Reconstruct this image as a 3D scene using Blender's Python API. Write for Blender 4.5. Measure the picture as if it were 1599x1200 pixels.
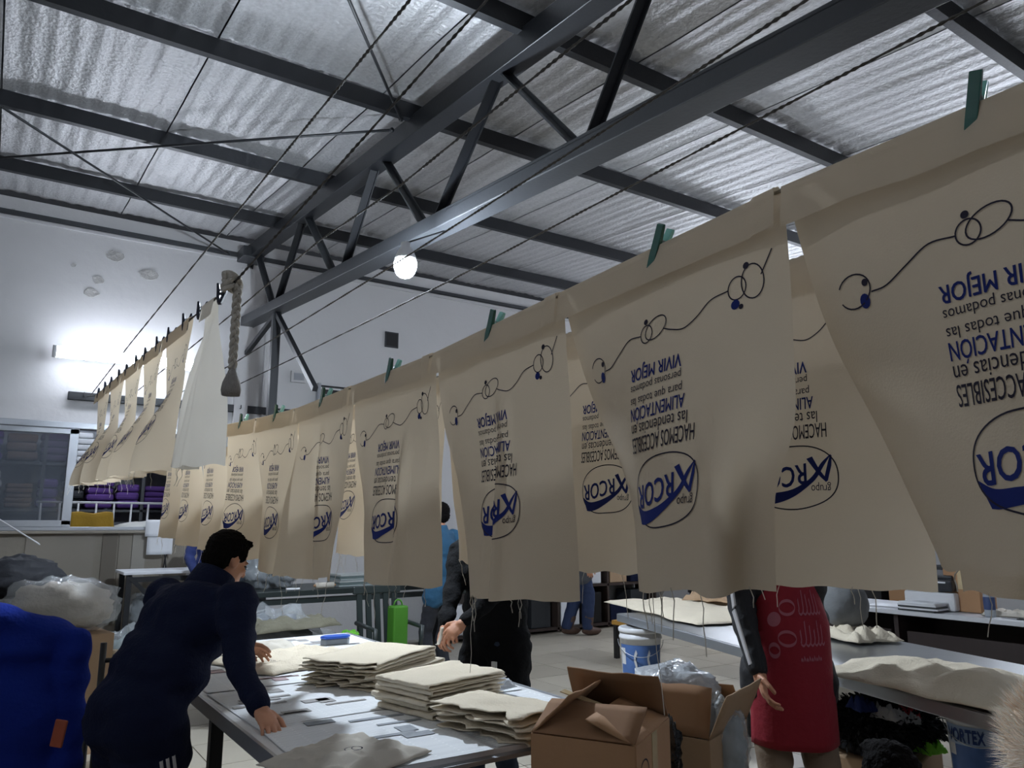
import bpy, bmesh, math, random
import numpy as np
from mathutils import Vector, Matrix, Quaternion, noise

for o in list(bpy.data.objects):
    bpy.data.objects.remove(o, do_unlink=True)
SC = bpy.context.scene
COL = SC.collection
random.seed(7)

# ------------------------------------------------------------ camera, world, exposure
CAM_H, PITCH, YAW, FPX = 1.55, math.radians(10.2), math.radians(34.2), 1200.0
cd = bpy.data.cameras.new('camera'); cam = bpy.data.objects.new('camera', cd); COL.objects.link(cam)
cd.sensor_width = 36.0; cd.lens = 36.0 * FPX / 1599.0; cd.clip_start = 0.05
cam.location = (0, 0, CAM_H)
cam.rotation_euler = (math.pi / 2 + PITCH, 0, -YAW)
SC.camera = cam
w = bpy.data.worlds.new('world'); SC.world = w; w.use_nodes = True
w.node_tree.nodes['Background'].inputs[0].default_value = (0.55, 0.6, 0.7, 1)
w.node_tree.nodes['Background'].inputs[1].default_value = 0.02
vs = SC.view_settings
vs.view_transform = 'Standard'; vs.look = 'None'; vs.exposure = 0.9; vs.gamma = 1.0; vs.use_curve_mapping = False
BULB_POWER, TUBE_POWER, ROOM_POWER, SHOP_POWER = 900.0, 19.0, 34.0, 26.0

SP, CP = math.sin(PITCH), math.cos(PITCH)
SY, CY = math.sin(YAW), math.cos(YAW)
def ray(px, py):
    r, u = px - 799.5, 600 - py
    fw = FPX * CP - u * SP
    return Vector((fw * SY + r * CY, fw * CY - r * SY, FPX * SP + u * CP))
CAMV = Vector((0, 0, CAM_H))
def ray_x(px, py, X): d = ray(px, py); return CAMV + d * (X / d.x)
def ray_y(px, py, Y): d = ray(px, py); return CAMV + d * (Y / d.y)
def ray_z(px, py, Z): d = ray(px, py); return CAMV + d * ((Z - CAM_H) / d.z)
def ray_d(px, py, D): return CAMV + ray(px, py) * (D / FPX)

# ------------------------------------------------------------ materials
def lin(h):
    h = h.lstrip('#'); out = []
    for i in (0, 2, 4):
        c = int(h[i:i+2], 16) / 255
        out.append(c / 12.92 if c <= 0.04045 else ((c + 0.055) / 1.055) ** 2.4)
    return out + [1.0]
MATS = {}
def mat(name, col, rough=0.6, metal=0.0, var=0.12, scale=6.0, bump=0.0, bscale=40.0, trans=0.0, alpha=1.0, emit=0.0, spec=0.5, col2=None, coat=0.0, stretch=None):
    if name in MATS: return MATS[name]
    m = bpy.data.materials.new(name); m.use_nodes = True
    nt = m.node_tree; N = nt.nodes; L = nt.links
    b = N['Principled BSDF']; out = N['Material Output']
    c = lin(col)
    tc = N.new('ShaderNodeTexCoord')
    src = tc.outputs['Object']
    if stretch:
        mp = N.new('ShaderNodeMapping'); mp.inputs['Scale'].default_value = stretch
        L.new(src, mp.inputs[0]); src = mp.outputs[0]
    nz = N.new('ShaderNodeTexNoise'); nz.inputs['Scale'].default_value = scale; nz.inputs['Detail'].default_value = 4
    L.new(src, nz.inputs['Vector'])
    mx = N.new('ShaderNodeMix'); mx.data_type = 'RGBA'
    L.new(nz.outputs['Fac'], mx.inputs['Factor'])
    if col2: a1, a2 = c, lin(col2)
    else:
        a1 = [min(1, v * (1 - var)) for v in c[:3]] + [1]; a2 = [min(1, v * (1 + var)) for v in c[:3]] + [1]
    mx.inputs['A'].default_value = a1; mx.inputs['B'].default_value = a2
    L.new(mx.outputs['Result'], b.inputs['Base Color'])
    b.inputs['Roughness'].default_value = rough; b.inputs['Metallic'].default_value = metal
    b.inputs['Specular IOR Level'].default_value = spec
    if coat: b.inputs['Coat Weight'].default_value = coat
    if bump:
        n2 = N.new('ShaderNodeTexNoise'); n2.inputs['Scale'].default_value = bscale; n2.inputs['Detail'].default_value = 3
        L.new(src, n2.inputs['Vector'])
        bp = N.new('ShaderNodeBump'); bp.inputs['Strength'].default_value = bump; bp.inputs['Distance'].default_value = 0.02
        L.new(n2.outputs['Fac'], bp.inputs['Height']); L.new(bp.outputs['Normal'], b.inputs['Normal'])
    if emit:
        b.inputs['Emission Color'].default_value = c; b.inputs['Emission Strength'].default_value = emit
    if trans:
        t = N.new('ShaderNodeBsdfTranslucent'); L.new(mx.outputs['Result'], t.inputs['Color'])
        ms = N.new('ShaderNodeMixShader'); ms.inputs[0].default_value = trans
        L.new(b.outputs[0], ms.inputs[1]); L.new(t.outputs[0], ms.inputs[2]); L.new(ms.outputs[0], out.inputs[0])
    if alpha < 1:
        t = N.new('ShaderNodeBsdfTransparent'); ms = N.new('ShaderNodeMixShader'); ms.inputs[0].default_value = alpha
        L.new(t.outputs[0], ms.inputs[1]); L.new(b.outputs[0], ms.inputs[2]); L.new(ms.outputs[0], out.inputs[0])
    MATS[name] = m
    return m

def brickmat(name, c1, c2, cm, scale, bw, bh, mortar=0.01, rough=0.5, rot=0.0):
    m = mat(name, c1, rough)
    nt = m.node_tree; N = nt.nodes; L = nt.links
    tc = N.new('ShaderNodeTexCoord'); mp = N.new('ShaderNodeMapping'); mp.inputs['Rotation'].default_value = (0, 0, rot)
    br = N.new('ShaderNodeTexBrick'); br.inputs['Scale'].default_value = scale
    br.inputs['Color1'].default_value = lin(c1); br.inputs['Color2'].default_value = lin(c2); br.inputs['Mortar'].default_value = lin(cm)
    br.inputs['Brick Width'].default_value = bw; br.inputs['Row Height'].default_value = bh; br.inputs['Mortar Size'].default_value = mortar
    L.new(tc.outputs['Object'], mp.inputs[0]); L.new(mp.outputs[0], br.inputs['Vector'])
    b = N['Principled BSDF']
    for l in list(b.inputs['Base Color'].links): L.remove(l)
    L.new(br.outputs['Color'], b.inputs['Base Color'])
    return m

CANVAS = mat('canvas', '#d7c8b0', 0.9, var=0.04, scale=3, bump=0.07, bscale=300, trans=0.28, spec=0.1)
CANVASW = mat('white_canvas', '#dad4c8', 0.9, var=0.04, scale=3, bump=0.07, bscale=220, trans=0.3, spec=0.1)
CREAM = mat('cream_folded_cloth', '#d8cdb8', 0.9, var=0.05, scale=9, bump=0.3, bscale=90, spec=0.1)
INKB = mat('blue_ink', '#25306e', 0.75, var=0.1, scale=40, spec=0.1)
INKD = mat('dark_ink', '#33303c', 0.75, var=0.1, scale=40, spec=0.1)
STEEL = mat('dark_painted_steel', '#1b1d21', 0.45, 0.1, var=0.15, scale=5, bump=0.05)
STEELG = mat('grey_painted_steel', '#36383b', 0.45, 0.15, var=0.12, scale=4, bump=0.05)
WALLW = mat('white_plaster', '#b9b8b8', 0.85, var=0.07, scale=1.3, bump=0.25, bscale=9)
WALLB = mat('beige_plaster', '#8d867b', 0.85, var=0.10, scale=1.6, bump=0.2, bscale=12)
ALU = mat('aluminium', '#a3a6ab', 0.35, 0.7, var=0.06, scale=8)
DARKB = mat('black_paint', '#121214', 0.5, var=0.2, scale=10)
ROPE = mat('rope', '#b5afa3', 0.85, var=0.3, scale=90, bump=0.4, bscale=150)
ROPED = mat('dark_rope', '#4b4844', 0.85, var=0.4, scale=70, bump=0.4, bscale=150)
CARD = mat('cardboard', '#a9825f', 0.85, var=0.07, scale=4, bump=0.08, bscale=30)
CARD2 = mat('pale_cardboard', '#a58a6d', 0.85, var=0.07, scale=4, bump=0.08, bscale=30)
CARDIN = mat('cardboard_inside', '#8d6a4c', 0.9, var=0.07, scale=4)
TAPE = mat('packing_tape', '#cbb791', 0.15, var=0.1, scale=20, coat=0.5)
PAPER = mat('paper', '#d7d9dc', 0.7, var=0.03, scale=5)
PLASTIC = mat('clear_plastic', '#cfd6da', 0.10, var=0.1, scale=10, alpha=0.30, bump=0.5, bscale=30, spec=0.8)
PLASTICM = mat('milky_plastic', '#b9bec3', 0.2, var=0.1, scale=10, alpha=0.8, bump=0.5, bscale=30, spec=0.8)
WHITEP = mat('white_plastic', '#d3d4d6', 0.35, var=0.04, scale=10)
SKIN = mat('skin', '#c08a6c', 0.55, var=0.07, scale=25)
HAIR = mat('dark_hair', '#0d0a09', 0.85, var=0.4, scale=120, bump=0.5, bscale=120, spec=0.1)
NAVY = mat('navy_fleece', '#161c33', 0.9, var=0.15, scale=12, bump=0.3, bscale=90, spec=0.15)
BLACKC = mat('black_cloth', '#101113', 0.9, var=0.2, scale=12, bump=0.3, bscale=60, spec=0.15)
DKGREEN = mat('dark_green_paint', '#232b2a', 0.4, var=0.15, scale=6)
GALV = mat('galvanised_sheet', '#8b8f92', 0.28, 0.85, var=0.15, scale=3, bump=0.05, bscale=12)
WOOD = mat('wood', '#a2824f', 0.6, var=0.2, scale=4, stretch=(1, 8, 8))

# ------------------------------------------------------------ object helpers
ORG = {}
def setp(o, label=None, cat=None, group=None, kind=None):
    if label: o['label'] = label
    if cat: o['category'] = cat
    if group: o['group'] = group
    if kind: o['kind'] = kind
    return o
def empty(name, loc, label=None, cat=None, group=None):
    o = bpy.data.objects.new(name, None); COL.objects.link(o); o.location = loc; o.empty_display_size = 0.1
    ORG[o.name] = Vector(loc)
    return setp(o, label, cat, group)
def obj(name, mesh, material, parent=None, origin=None):
    """verts are in world space; shifted to the origin of the root thing"""
    o = bpy.data.objects.new(name, mesh); COL.objects.link(o)
    if parent is not None:
        og = ORG[parent.name]; o.parent = parent; mesh.transform(Matrix.Translation(-og))
    else:
        if origin is None:
            n = len(mesh.vertices)
            if n:
                co = np.empty(n * 3); mesh.vertices.foreach_get('co', co); co = co.reshape(-1, 3)
                mn, mxx = co.min(0), co.max(0)
                origin = Vector(((mn[0] + mxx[0]) / 2, (mn[1] + mxx[1]) / 2, mn[2]))
            else: origin = Vector((0, 0, 0))
        og = Vector(origin); mesh.transform(Matrix.Translation(-og)); o.location = og
    ORG[o.name] = og
    if len(mesh.materials): mesh.materials.clear()
    for mm in (material if isinstance(material, (list, tuple)) else [material]): mesh.materials.append(mm)
    return o

def frame(z, hint=Vector((0, 0, 1))):
    z = Vector(z).normalized()
    if abs(z.dot(hint)) > 0.98: hint = Vector((0, 1, 0)) if abs(z.y) < 0.9 else Vector((1, 0, 0))
    x = hint.cross(z).normalized(); y = z.cross(x)
    return Matrix((x, y, z)).transposed()

class MB:
    def __init__(s): s.v = []; s.f = []; s.mi = []; s.cur = 0
    def add(s, verts, faces):
        b = len(s.v); s.v += [tuple(v) for v in verts]
        for f in faces: s.f.append([b + i for i in f]); s.mi.append(s.cur)
        return s
    def box(s, c, size, R=None):
        hx, hy, hz = [k / 2 for k in size]; c = Vector(c); vs_ = []
        for x, y, z in ((-1,-1,-1),(1,-1,-1),(1,1,-1),(-1,1,-1),(-1,-1,1),(1,-1,1),(1,1,1),(-1,1,1)):
            p = Vector((x * hx, y * hy, z * hz)); p = (R @ p if R is not None else p) + c; vs_.append(p)
        return s.add(vs_, [(3,2,1,0),(4,5,6,7),(0,1,5,4),(1,2,6,5),(2,3,7,6),(3,0,4,7)])
    def bar(s, a, b, w, h, up=Vector((0, 0, 1))):
        a, b = Vector(a), Vector(b); F = frame(b - a, up)
        return s.box((a + b) / 2, (w, h, (b - a).length), F)
    def tube(s, pts, r, n=8, caps=True):
        pts = [Vector(p) for p in pts]; m = len(pts)
        rs = r if isinstance(r, (list, tuple)) else [r] * m
        vs_ = []; fs = []; prev = None
        for i, p in enumerate(pts):
            t = (pts[min(i + 1, m - 1)] - pts[max(i - 1, 0)])
            if t.length < 1e-9: t = Vector((0, 0, 1))
            t.normalize()
            if prev is None: F = frame(t); x = F.col[0].copy()
            else:
                x = prev - t * prev.dot(t)
                x = x.normalized() if x.length > 1e-6 else frame(t).col[0].copy()
            prev = x; y = t.cross(x)
            for k in range(n):
                a = 2 * math.pi * k / n; vs_.append(p + (x * math.cos(a) + y * math.sin(a)) * rs[i])
        for i in range(m - 1):
            for k in range(n):
                k2 = (k + 1) % n; fs.append((i*n+k, i*n+k2, (i+1)*n+k2, (i+1)*n+k))
        if caps: fs.append(tuple(range(n))[::-1]); fs.append(tuple((m-1)*n + k for k in range(n)))
        return s.add(vs_, fs)
    def lathe(s, c, prof, n=24, R=None):
        """prof: list of (r,z)"""
        c = Vector(c); vs_ = []; fs = []; m = len(prof)
        for r, z in prof:
            for k in range(n):
                a = 2 * math.pi * k / n; p = Vector((r * math.cos(a), r * math.sin(a), z))
                vs_.append((R @ p if R is not None else p) + c)
        for i in range(m - 1):
            for k in range(n):
                k2 = (k + 1) % n; fs.append((i*n+k, i*n+k2, (i+1)*n+k2, (i+1)*n+k))
        fs.append(tuple(range(n))[::-1]); fs.append(tuple((m-1)*n + k for k in range(n)))
        return s.add(vs_, fs)
    def ell(s, c, rad, R=None, nu=14, nv=9):
        c = Vector(c); vs_ = []; fs = []
        for i in range(nv + 1):
            th = math.pi * i / nv
            for k in range(nu):
                a = 2 * math.pi * k / nu
                p = Vector((rad[0]*math.sin(th)*math.cos(a), rad[1]*math.sin(th)*math.sin(a), rad[2]*math.cos(th)))
                vs_.append((R @ p if R is not None else p) + c)
        for i in range(nv):
            for k in range(nu):
                k2 = (k + 1) % nu; fs.append((i*nu+k, (i+1)*nu+k, (i+1)*nu+k2, i*nu+k2))
        return s.add(vs_, fs)
    def taper(s, a, b, ra, rb, n=12):
        a, b = Vector(a), Vector(b)
        s.tube([a, b], [ra, rb], n); s.ell(a, (ra,)*3, None, n, 8); s.ell(b, (rb,)*3, None, n, 8)
        return s
    def prism(s, poly, z0, z1, M=None):
        n = len(poly); vs_ = [Vector((x, y, z0)) for x, y in poly] + [Vector((x, y, z1)) for x, y in poly]
        if M is not None: vs_ = [M @ v for v in vs_]
        fs = [tuple(range(n))[::-1], tuple(range(n, 2*n))] + [(i, (i+1) % n, n + (i+1) % n, n + i) for i in range(n)]
        return s.add(vs_, fs)
    def grid(s, P):
        """P[i][j] 2-d array of points"""
        ni, nj = len(P), len(P[0]); vs_ = [p for row in P for p in row]; fs = []
        for i in range(ni - 1):
            for j in range(nj - 1): fs.append((i*nj+j, i*nj+j+1, (i+1)*nj+j+1, (i+1)*nj+j))
        return s.add(vs_, fs)
    def mesh(s, name, smooth=False):
        me = bpy.data.meshes.new(name); me.from_pydata(s.v, [], s.f); me.update()
        if len(set(s.mi)) > 1: me.polygons.foreach_set('material_index', s.mi)
        if smooth: me.polygons.foreach_set('use_smooth', [True] * len(me.polygons))
        return me
    def build(s, name, material, parent=None, smooth=False, bevel=0.0, origin=None):
        o = obj(name, s.mesh(name, smooth), material, parent, origin)
        if bevel:
            md = o.modifiers.new('bevel', 'BEVEL'); md.width = bevel; md.segments = 2; md.limit_method = 'ANGLE'
        return o

def copy_tree(o, parent=None):
    c = o.copy(); COL.objects.link(c); c.parent = parent; ORG[c.name] = ORG.get(o.name, Vector())
    for ch in list(o.children): copy_tree(ch, c)
    return c

def fuse(mb, voxel, smooth_it=4, disp=0.0, dscale=8.0, seed=0.0, decimate=0.0):
    """voxel-fuse a pile of closed shapes into one continuous smooth skin"""
    me = mb.mesh('tmp'); o = bpy.data.objects.new('tmp', me); COL.objects.link(o)
    md = o.modifiers.new('r', 'REMESH'); md.mode = 'VOXEL'; md.voxel_size = voxel; md.use_smooth_shade = True
    if smooth_it:
        sm = o.modifiers.new('s', 'SMOOTH'); sm.factor = 0.5; sm.iterations = smooth_it
    bpy.context.view_layer.update()
    dg = bpy.context.evaluated_depsgraph_get()
    out = bpy.data.meshes.new_from_object(o.evaluated_get(dg))
    bpy.data.objects.remove(o, do_unlink=True); bpy.data.meshes.remove(me)
    if disp:
        off = Vector((seed, seed * 1.7, -seed))
        nrm = [v.normal.copy() for v in out.vertices]
        for v, n in zip(out.vertices, nrm):
            p = v.co * dscale + off
            k = noise.noise(Vector((p.x, p.y, p.z * 2.2))) + 0.5 * noise.noise(p * 2.3)
            v.co += n * (k * disp)
    out.polygons.foreach_set('use_smooth', [True] * len(out.polygons))
    return out
def join_meshes(name, meshes):
    bm = bmesh.new()
    for m in meshes: bm.from_mesh(m)
    me = bpy.data.meshes.new(name); bm.to_mesh(me); bm.free()
    me.polygons.foreach_set('use_smooth', [True] * len(me.polygons))
    return me
ORD = ['first', 'second', 'third', 'fourth', 'fifth', 'sixth', 'seventh', 'eighth', 'ninth', 'tenth', 'eleventh', 'twelfth']
# ============================================================ THE SETTING
D = 9.6                      # back wall
XL, XR, YF = -2.6, 9.3, -3.6
SL = 0.075                   # roof slope, rising towards the back wall
def chord_low(y): return 4.10 + SL * y
def bott_low(y): return 3.235 + SL * y
CH = 0.15
def roof(y): return chord_low(y) + CH + 0.14
WX0, WX1, WZ0, WZ1 = -1.35, 2.0, 1.46, 2.62      # opening in the back wall

def struct(name, mb, m, parent=None, **k):
    o = mb.build(name, m, parent, **k)
    if parent is None: o['kind'] = 'structure'
    return o
FLOORM = mat('floor_grout', '#7f786c', 0.8, var=0.1, scale=3)
fl = struct('floor', MB().box(((XL+XR)/2, (YF+D)/2, -0.06), (XR-XL+0.4, D-YF+0.4, 0.10)), FLOORM)
TILE = [mat('floor_tile_%d' % i, c, 0.32, var=0.08, scale=5, bump=0.03) for i, c in enumerate(('#b7af9f', '#afa797', '#bdb5a5'))]
ts = 0.56; tm = {}
tmb = MB().box((0, 0, 0), (ts - 0.008, ts - 0.008, 0.012))
cnt = 0
for k in range(3):
    me = tmb.mesh('tile'); me.materials.append(TILE[k]); tm[k] = me
iy = 0
y = 1.0
while y < D - 0.1:
    x = -0.3
    while x < XR - 0.1:
        vis = y > 0.45 * x - 0.4                                   # the part of the floor in view
        if vis and cnt < 298:
            t = bpy.data.objects.new('tile', tm[random.randrange(3)]); COL.objects.link(t); t.parent = fl
            t.location = Vector((min(x + ts/2, XR - ts/2), min(y + ts/2, D - ts/2), -0.006)) - ORG[fl.name]; cnt += 1
        x += ts
    y += ts

# walls
wb = MB()
zt = 5.05
wb.box(((XL+WX0)/2, D+0.09, zt/2), (WX0-XL, 0.18, zt)); wb.box(((WX1+XR)/2, D+0.09, zt/2), (XR-WX1, 0.18, zt))
wb.box(((WX0+WX1)/2, D+0.09, (WZ1+zt)/2), (WX1-WX0, 0.18, zt-WZ1))
wb.cur = 1
wb.box(((WX0+WX1)/2, D+0.09, WZ0/2), (WX1-WX0, 0.18, WZ0))
wall = struct('wall_back', wb, [WALLW, WALLB])
# plaster band and stains on the wall
for i, (px, py, r) in enumerate(((153, 438, .06), (180, 400, .09), (142, 457, .075), (115, 414, .03), (232, 428, .1), (20, 331, .05))):
    p = ray_y(px, py, D - 0.004)
    pts = [(r*(0.7+0.5*random.random())*math.cos(a*math.pi/5), r*0.7*(0.7+0.5*random.random())*math.sin(a*math.pi/5)) for a in range(10)]
    MB().add([(p.x+u, p.y-0.003, p.z+v) for u, v in pts] + [(p.x+u*1.05, p.y+0.004, p.z+v*1.05) for u, v in pts], [tuple(range(10))] + [(k, (k+1) % 10, 10+(k+1) % 10, 10+k) for k in range(10)]).build('plaster_patch', mat('rough_plaster', '#a2a09d', 0.95, var=0.3, scale=14, bump=0.8, bscale=25), wall)
struct('wall_right', MB().box((XR+0.09, (YF+D)/2, 2.6), (0.18, D-YF, 5.2)), WALLW)
struct('wall_left', MB().box((XL-0.09, (YF+D)/2, 2.6), (0.18, D-YF, 5.2)), WALLW)
struct('wall_front', MB().box(((XL+XR)/2, YF-0.09, 2.3), (XR-XL, 0.18, 4.6)), WALLW)

# foil-faced roof insulation in strips along the slope
FOIL = bpy.data.materials.new('foil'); FOIL.use_nodes = True
nt = FOIL.node_tree; N = nt.nodes; L = nt.links; b = N['Principled BSDF']
tc = N.new('ShaderNodeTexCoord')
n1 = N.new('ShaderNodeTexNoise'); n1.inputs['Scale'].default_value = 34; n1.inputs['Detail'].default_value = 5; L.new(tc.outputs['Object'], n1.inputs['Vector'])
mp = N.new('ShaderNodeMapping'); mp.inputs['Scale'].default_value = (3.2, 0.5, 1); L.new(tc.outputs['Object'], mp.inputs[0])
n2 = N.new('ShaderNodeTexNoise'); n2.inputs['Scale'].default_value = 2.2; n2.inputs['Detail'].default_value = 3; L.new(mp.outputs[0], n2.inputs['Vector'])
add = N.new('ShaderNodeMath'); add.operation = 'MULTIPLY_ADD'; add.inputs[1].default_value = 0.35; L.new(n1.outputs['Fac'], add.inputs[0]); L.new(n2.outputs['Fac'], add.inputs[2])
bp = N.new('ShaderNodeBump'); bp.inputs['Strength'].default_value = 0.55; bp.inputs['Distance'].default_value = 0.05
L.new(add.outputs[0], bp.inputs['Height']); L.new(bp.outputs['Normal'], b.inputs['Normal'])
cr = N.new('ShaderNodeValToRGB'); cr.color_ramp.elements[0].color = lin('#a9a9aa'); cr.color_ramp.elements[1].color = lin('#d9d9da')
L.new(n1.outputs['Fac'], cr.inputs[0]); L.new(cr.outputs[0], b.inputs['Base Color'])
b.inputs['Metallic'].default_value = 0.62; b.inputs['Roughness'].default_value = 0.5
ceil = MB().box(((XL+XR)/2, (YF+D)/2, roof((YF+D)/2)+0.09), (XR-XL+0.4, (D-YF+0.3)*math.hypot(1, SL), 0.04), Matrix.Rotation(math.atan(SL), 3, 'X'))
ceiling = struct('ceiling', ceil, GALV)
sw = 1.2; x = XL
while x < XR - 0.05:
    x1 = min(x + sw - 0.012, XR); nx = 84; P = []
    ph = random.random() * 6
    for j in range(46):
        yy = YF + (D - YF) * j / 45; row = []
        for i in range(nx + 1):
            xx = x + (x1 - x) * i / nx
            edge = min(1, min(i, nx - i) / 4)
            z = roof(yy) + 0.0035 * math.sin(2*math.pi*xx/0.13) * edge + 0.016 * noise.noise(Vector((xx*2.4, yy*0.9, 3))) + 0.008 * noise.noise(Vector((xx*7, yy*2.5, 9))) - 0.012 * (1 - edge)
            row.append((xx, yy, z))
        P.append(row)
    MB().grid(P).build('foil_strip', FOIL, ceiling, smooth=True)
    x += sw
# purlins
PUR = [8.4, 6.78, 4.96, 3.46, 1.86, 0.26, -1.34, -2.94]
for i, yy in enumerate(PUR):
    z1 = roof(yy) - 0.02; h = 0.13
    m_ = MB()
    m_.box(((XL+XR)/2, yy, z1 - h/2), (XR-XL, 0.006, h))
    for zz, s_ in ((z1 - h + 0.003, 1), (z1 - 0.003, 1)):
        m_.box(((XL+XR)/2, yy + 0.028, zz), (XR-XL, 0.05, 0.006))
    m_.box(((XL+XR)/2, yy + 0.053, z1 - h + 0.012), (XR-XL, 0.005, 0.018))
    m_.build('purlin', STEEL, ceiling)

# lattice truss
XT = 2.5
truss = empty('roof_truss', (XT, D - 0.3, 3.3), 'dark steel lattice roof truss running to the back wall', 'truss')
def chord(name, low, h, wd, y0, y1, m_):
    mb = MB(); a, b2 = Vector((XT, y0, low(y0) + h/2)), Vector((XT, y1, low(y1) + h/2))
    mb.bar(a, b2, wd, h); t_ = 0.012                                  # web plus two lips: a hollow channel seen from below
    for s_ in (-1, 1): mb.bar(a + Vector((s_*(wd/2 - t_/2), 0, h*0.5)), b2 + Vector((s_*(wd/2 - t_/2), 0, h*0.5)), t_, 0.03)
    return mb.build(name, m_, truss, bevel=0.006)
chord('top_chord', chord_low, CH, 0.15, YF + 0.02, D - 0.02, STEEL)
chord('bottom_chord', bott_low, 0.10, 0.17, YF + 0.02, D - 0.02, STEELG)
def on(px, py, off=0): p = ray_x(px, py, XT + off); return p
webs = (((1030, 0), (917, 205)), ((785, 112), (905, 212)), ((778, 118), (680, 335)), ((600, 252), (665, 340)), ((586, 258), (536, 412)), ((480, 342), (522, 420)), ((472, 352), (432, 470)), ((402, 400), (427, 465)), ((392, 412), (376, 500)))
for k, (a, c) in enumerate(webs):
    pa, pb = on(*a), on(*c)
    pa.z = chord_low(pa.y) + 0.03; pb.z = bott_low(pb.y) + 0.09
    mb = MB().bar(pa, pb, 0.012, 0.07, Vector((1, 0, 0))); mb.bar(pa + Vector((0.03, 0, 0)), pb + Vector((0.03, 0, 0)), 0.06, 0.01, Vector((1, 0, 0)))
    mb.build('diagonal', STEEL if k % 2 == 0 else STEELG, truss)
yy = 1.05
for a in ((1.75, 0.9), (0.15, 0.9), (0.15, -0.75), (-1.5, -0.75), (-1.5, -2.4)):
    MB().bar((XT, a[0], chord_low(a[0]) + .03), (XT, a[1], bott_low(a[1]) + .09), 0.05, 0.07, Vector((1, 0, 0))).build('diagonal', STEEL, truss)
# the steel post with its braces
pp = on(432, 490); py_ = pp.y
post = empty('steel_post', (XT, py_, 0), 'dark steel post with braces carrying the roof truss', 'post')
MB().box((XT, py_, (bott_low(py_))/2), (0.09, 0.09, bott_low(py_))).build('column', STEEL, post, bevel=0.01)
MB().box((XT, py_, 0.01), (0.24, 0.24, 0.02)).build('base_plate', STEEL, post)
pb = on(492, 608); MB().bar((XT, py_ - 0.02, bott_low(py_) - 0.02), (XT, pb.y, pb.z), 0.05, 0.05, Vector((1, 0, 0))).build('brace', STEEL, post)
MB().bar((XT, py_ + 0.02, bott_low(py_) - 0.02), (XT, D - 0.09, bott_low(D) - 0.35), 0.05, 0.05, Vector((1, 0, 0))).build('brace', STEEL, post)
# wall column and bracket under the truss end
wc = MB(); wc.box((XT - 0.02, D - 0.03, 2.35), (0.16, 0.06, 4.7)); wc.build('pilaster', WALLW, wall)
tb = MB(); tb.box((XT - 0.04, D - 0.16, chord_low(D) + 0.02), (0.26, 0.30, 0.14)); tb.build('bearing_plate', STEELG, truss, bevel=0.01)
# roof bracing rods
def rod(a, b2, label):
    mb = MB(); mb.tube([a, b2], 0.011, 8)
    for e in (a, b2): mb.ell(e, (0.02, 0.02, 0.02), None, 8, 6)
    setp(mb.build('bracing_rod', STEEL, smooth=True), label, 'rod', 'roof bracing rods')
def roofpt(px, py, dz=-0.18):
    d = ray(px, py); k = (roof(0) + dz - CAM_H) / (d.z - SL * d.y); return CAMV + d * k
e1 = roofpt(626, 186); rod(e1, e1 + (roofpt(545, 0) - e1) * 1.5, 'thin bracing rod climbing from the truss to the top edge of the picture')
e2 = roofpt(612, 203); rod(e2, e2 + (roofpt(50, 243) - e2) * 1.25, 'thin bracing rod crossing left under the foil from the truss')
e3 = roofpt(356, 396); e3 = CAMV + (e3 - CAMV) * min(1, (D - .2) / e3.y); rod(e3, e3 + (roofpt(0, 165) - e3) * 1.15, 'thin bracing rod running left from the top corner of the back wall')
# vent, small wall box, conduits
v0 = ray_y(612, 531, D - 0.02)
v = empty('vent', (v0.x, v0.y, v0.z - 0.1), 'small dark square vent high on the back wall', 'vent')
MB().box((v0.x, D - 0.012, v0.z), (0.2, 0.02, 0.22)).build('frame', STEELG, v)
MB().box((v0.x, D - 0.024, v0.z), (0.16, 0.006, 0.18)).build('grille', DARKB, v)
v0 = ray_y(466, 589, D - 0.02)
v = empty('junction_box', (v0.x, v0.y, v0.z - 0.08), 'flat pale electric box on the back wall beside the post', 'box')
MB().box((v0.x, D - 0.02, v0.z), (0.2, 0.04, 0.15)).build('case', WALLW, v, bevel=0.008)
MB().box((v0.x, D - 0.043, v0.z), (0.13, 0.008, 0.09)).build('lid', ALU, v)
bz = ray_y(135, 620, D - 0.03)
bar = empty('rope_rail', (1.9, D - 0.03, bz.z - 0.05), 'dark steel rail on the back wall where the ropes are tied', 'rail')
xa = ray_y(106, 617, D - 0.03).x
MB().box(((xa + 3.3)/2, D - 0.03, bz.z), (3.3 - xa, 0.05, 0.09)).build('rail', STEEL, bar, bevel=0.006)
RAILZ = bz.z
for i in range(7): MB().tube([(xa + 0.15 + i*0.42, D - 0.05, bz.z), (xa + 0.15 + i*0.42, D - 0.1, bz.z), (xa + 0.15 + i*0.42, D - 0.1, bz.z + 0.04)], 0.006, 6).build('hook', STEEL, bar)
cz = MB().tube([(2.75, D - 0.02, 2.0), (2.75, D - 0.02, 4.6)], 0.018, 8); setp(cz.build('conduit', WALLW, smooth=True), 'pale vertical conduit on the back wall right of the steel post', 'pipe')
# wall-top flashing
struct('trim_1', MB().box(((XL+XR)/2, D - 0.03, roof(D) - 0.245), (XR-XL, 0.05, 0.045)), STEELG)
struct('trim_2', MB().box(((XL+XR)/2, D - 0.012, roof(D) - 0.30), (XR-XL, 0.025, 0.03)), WALLW)
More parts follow.
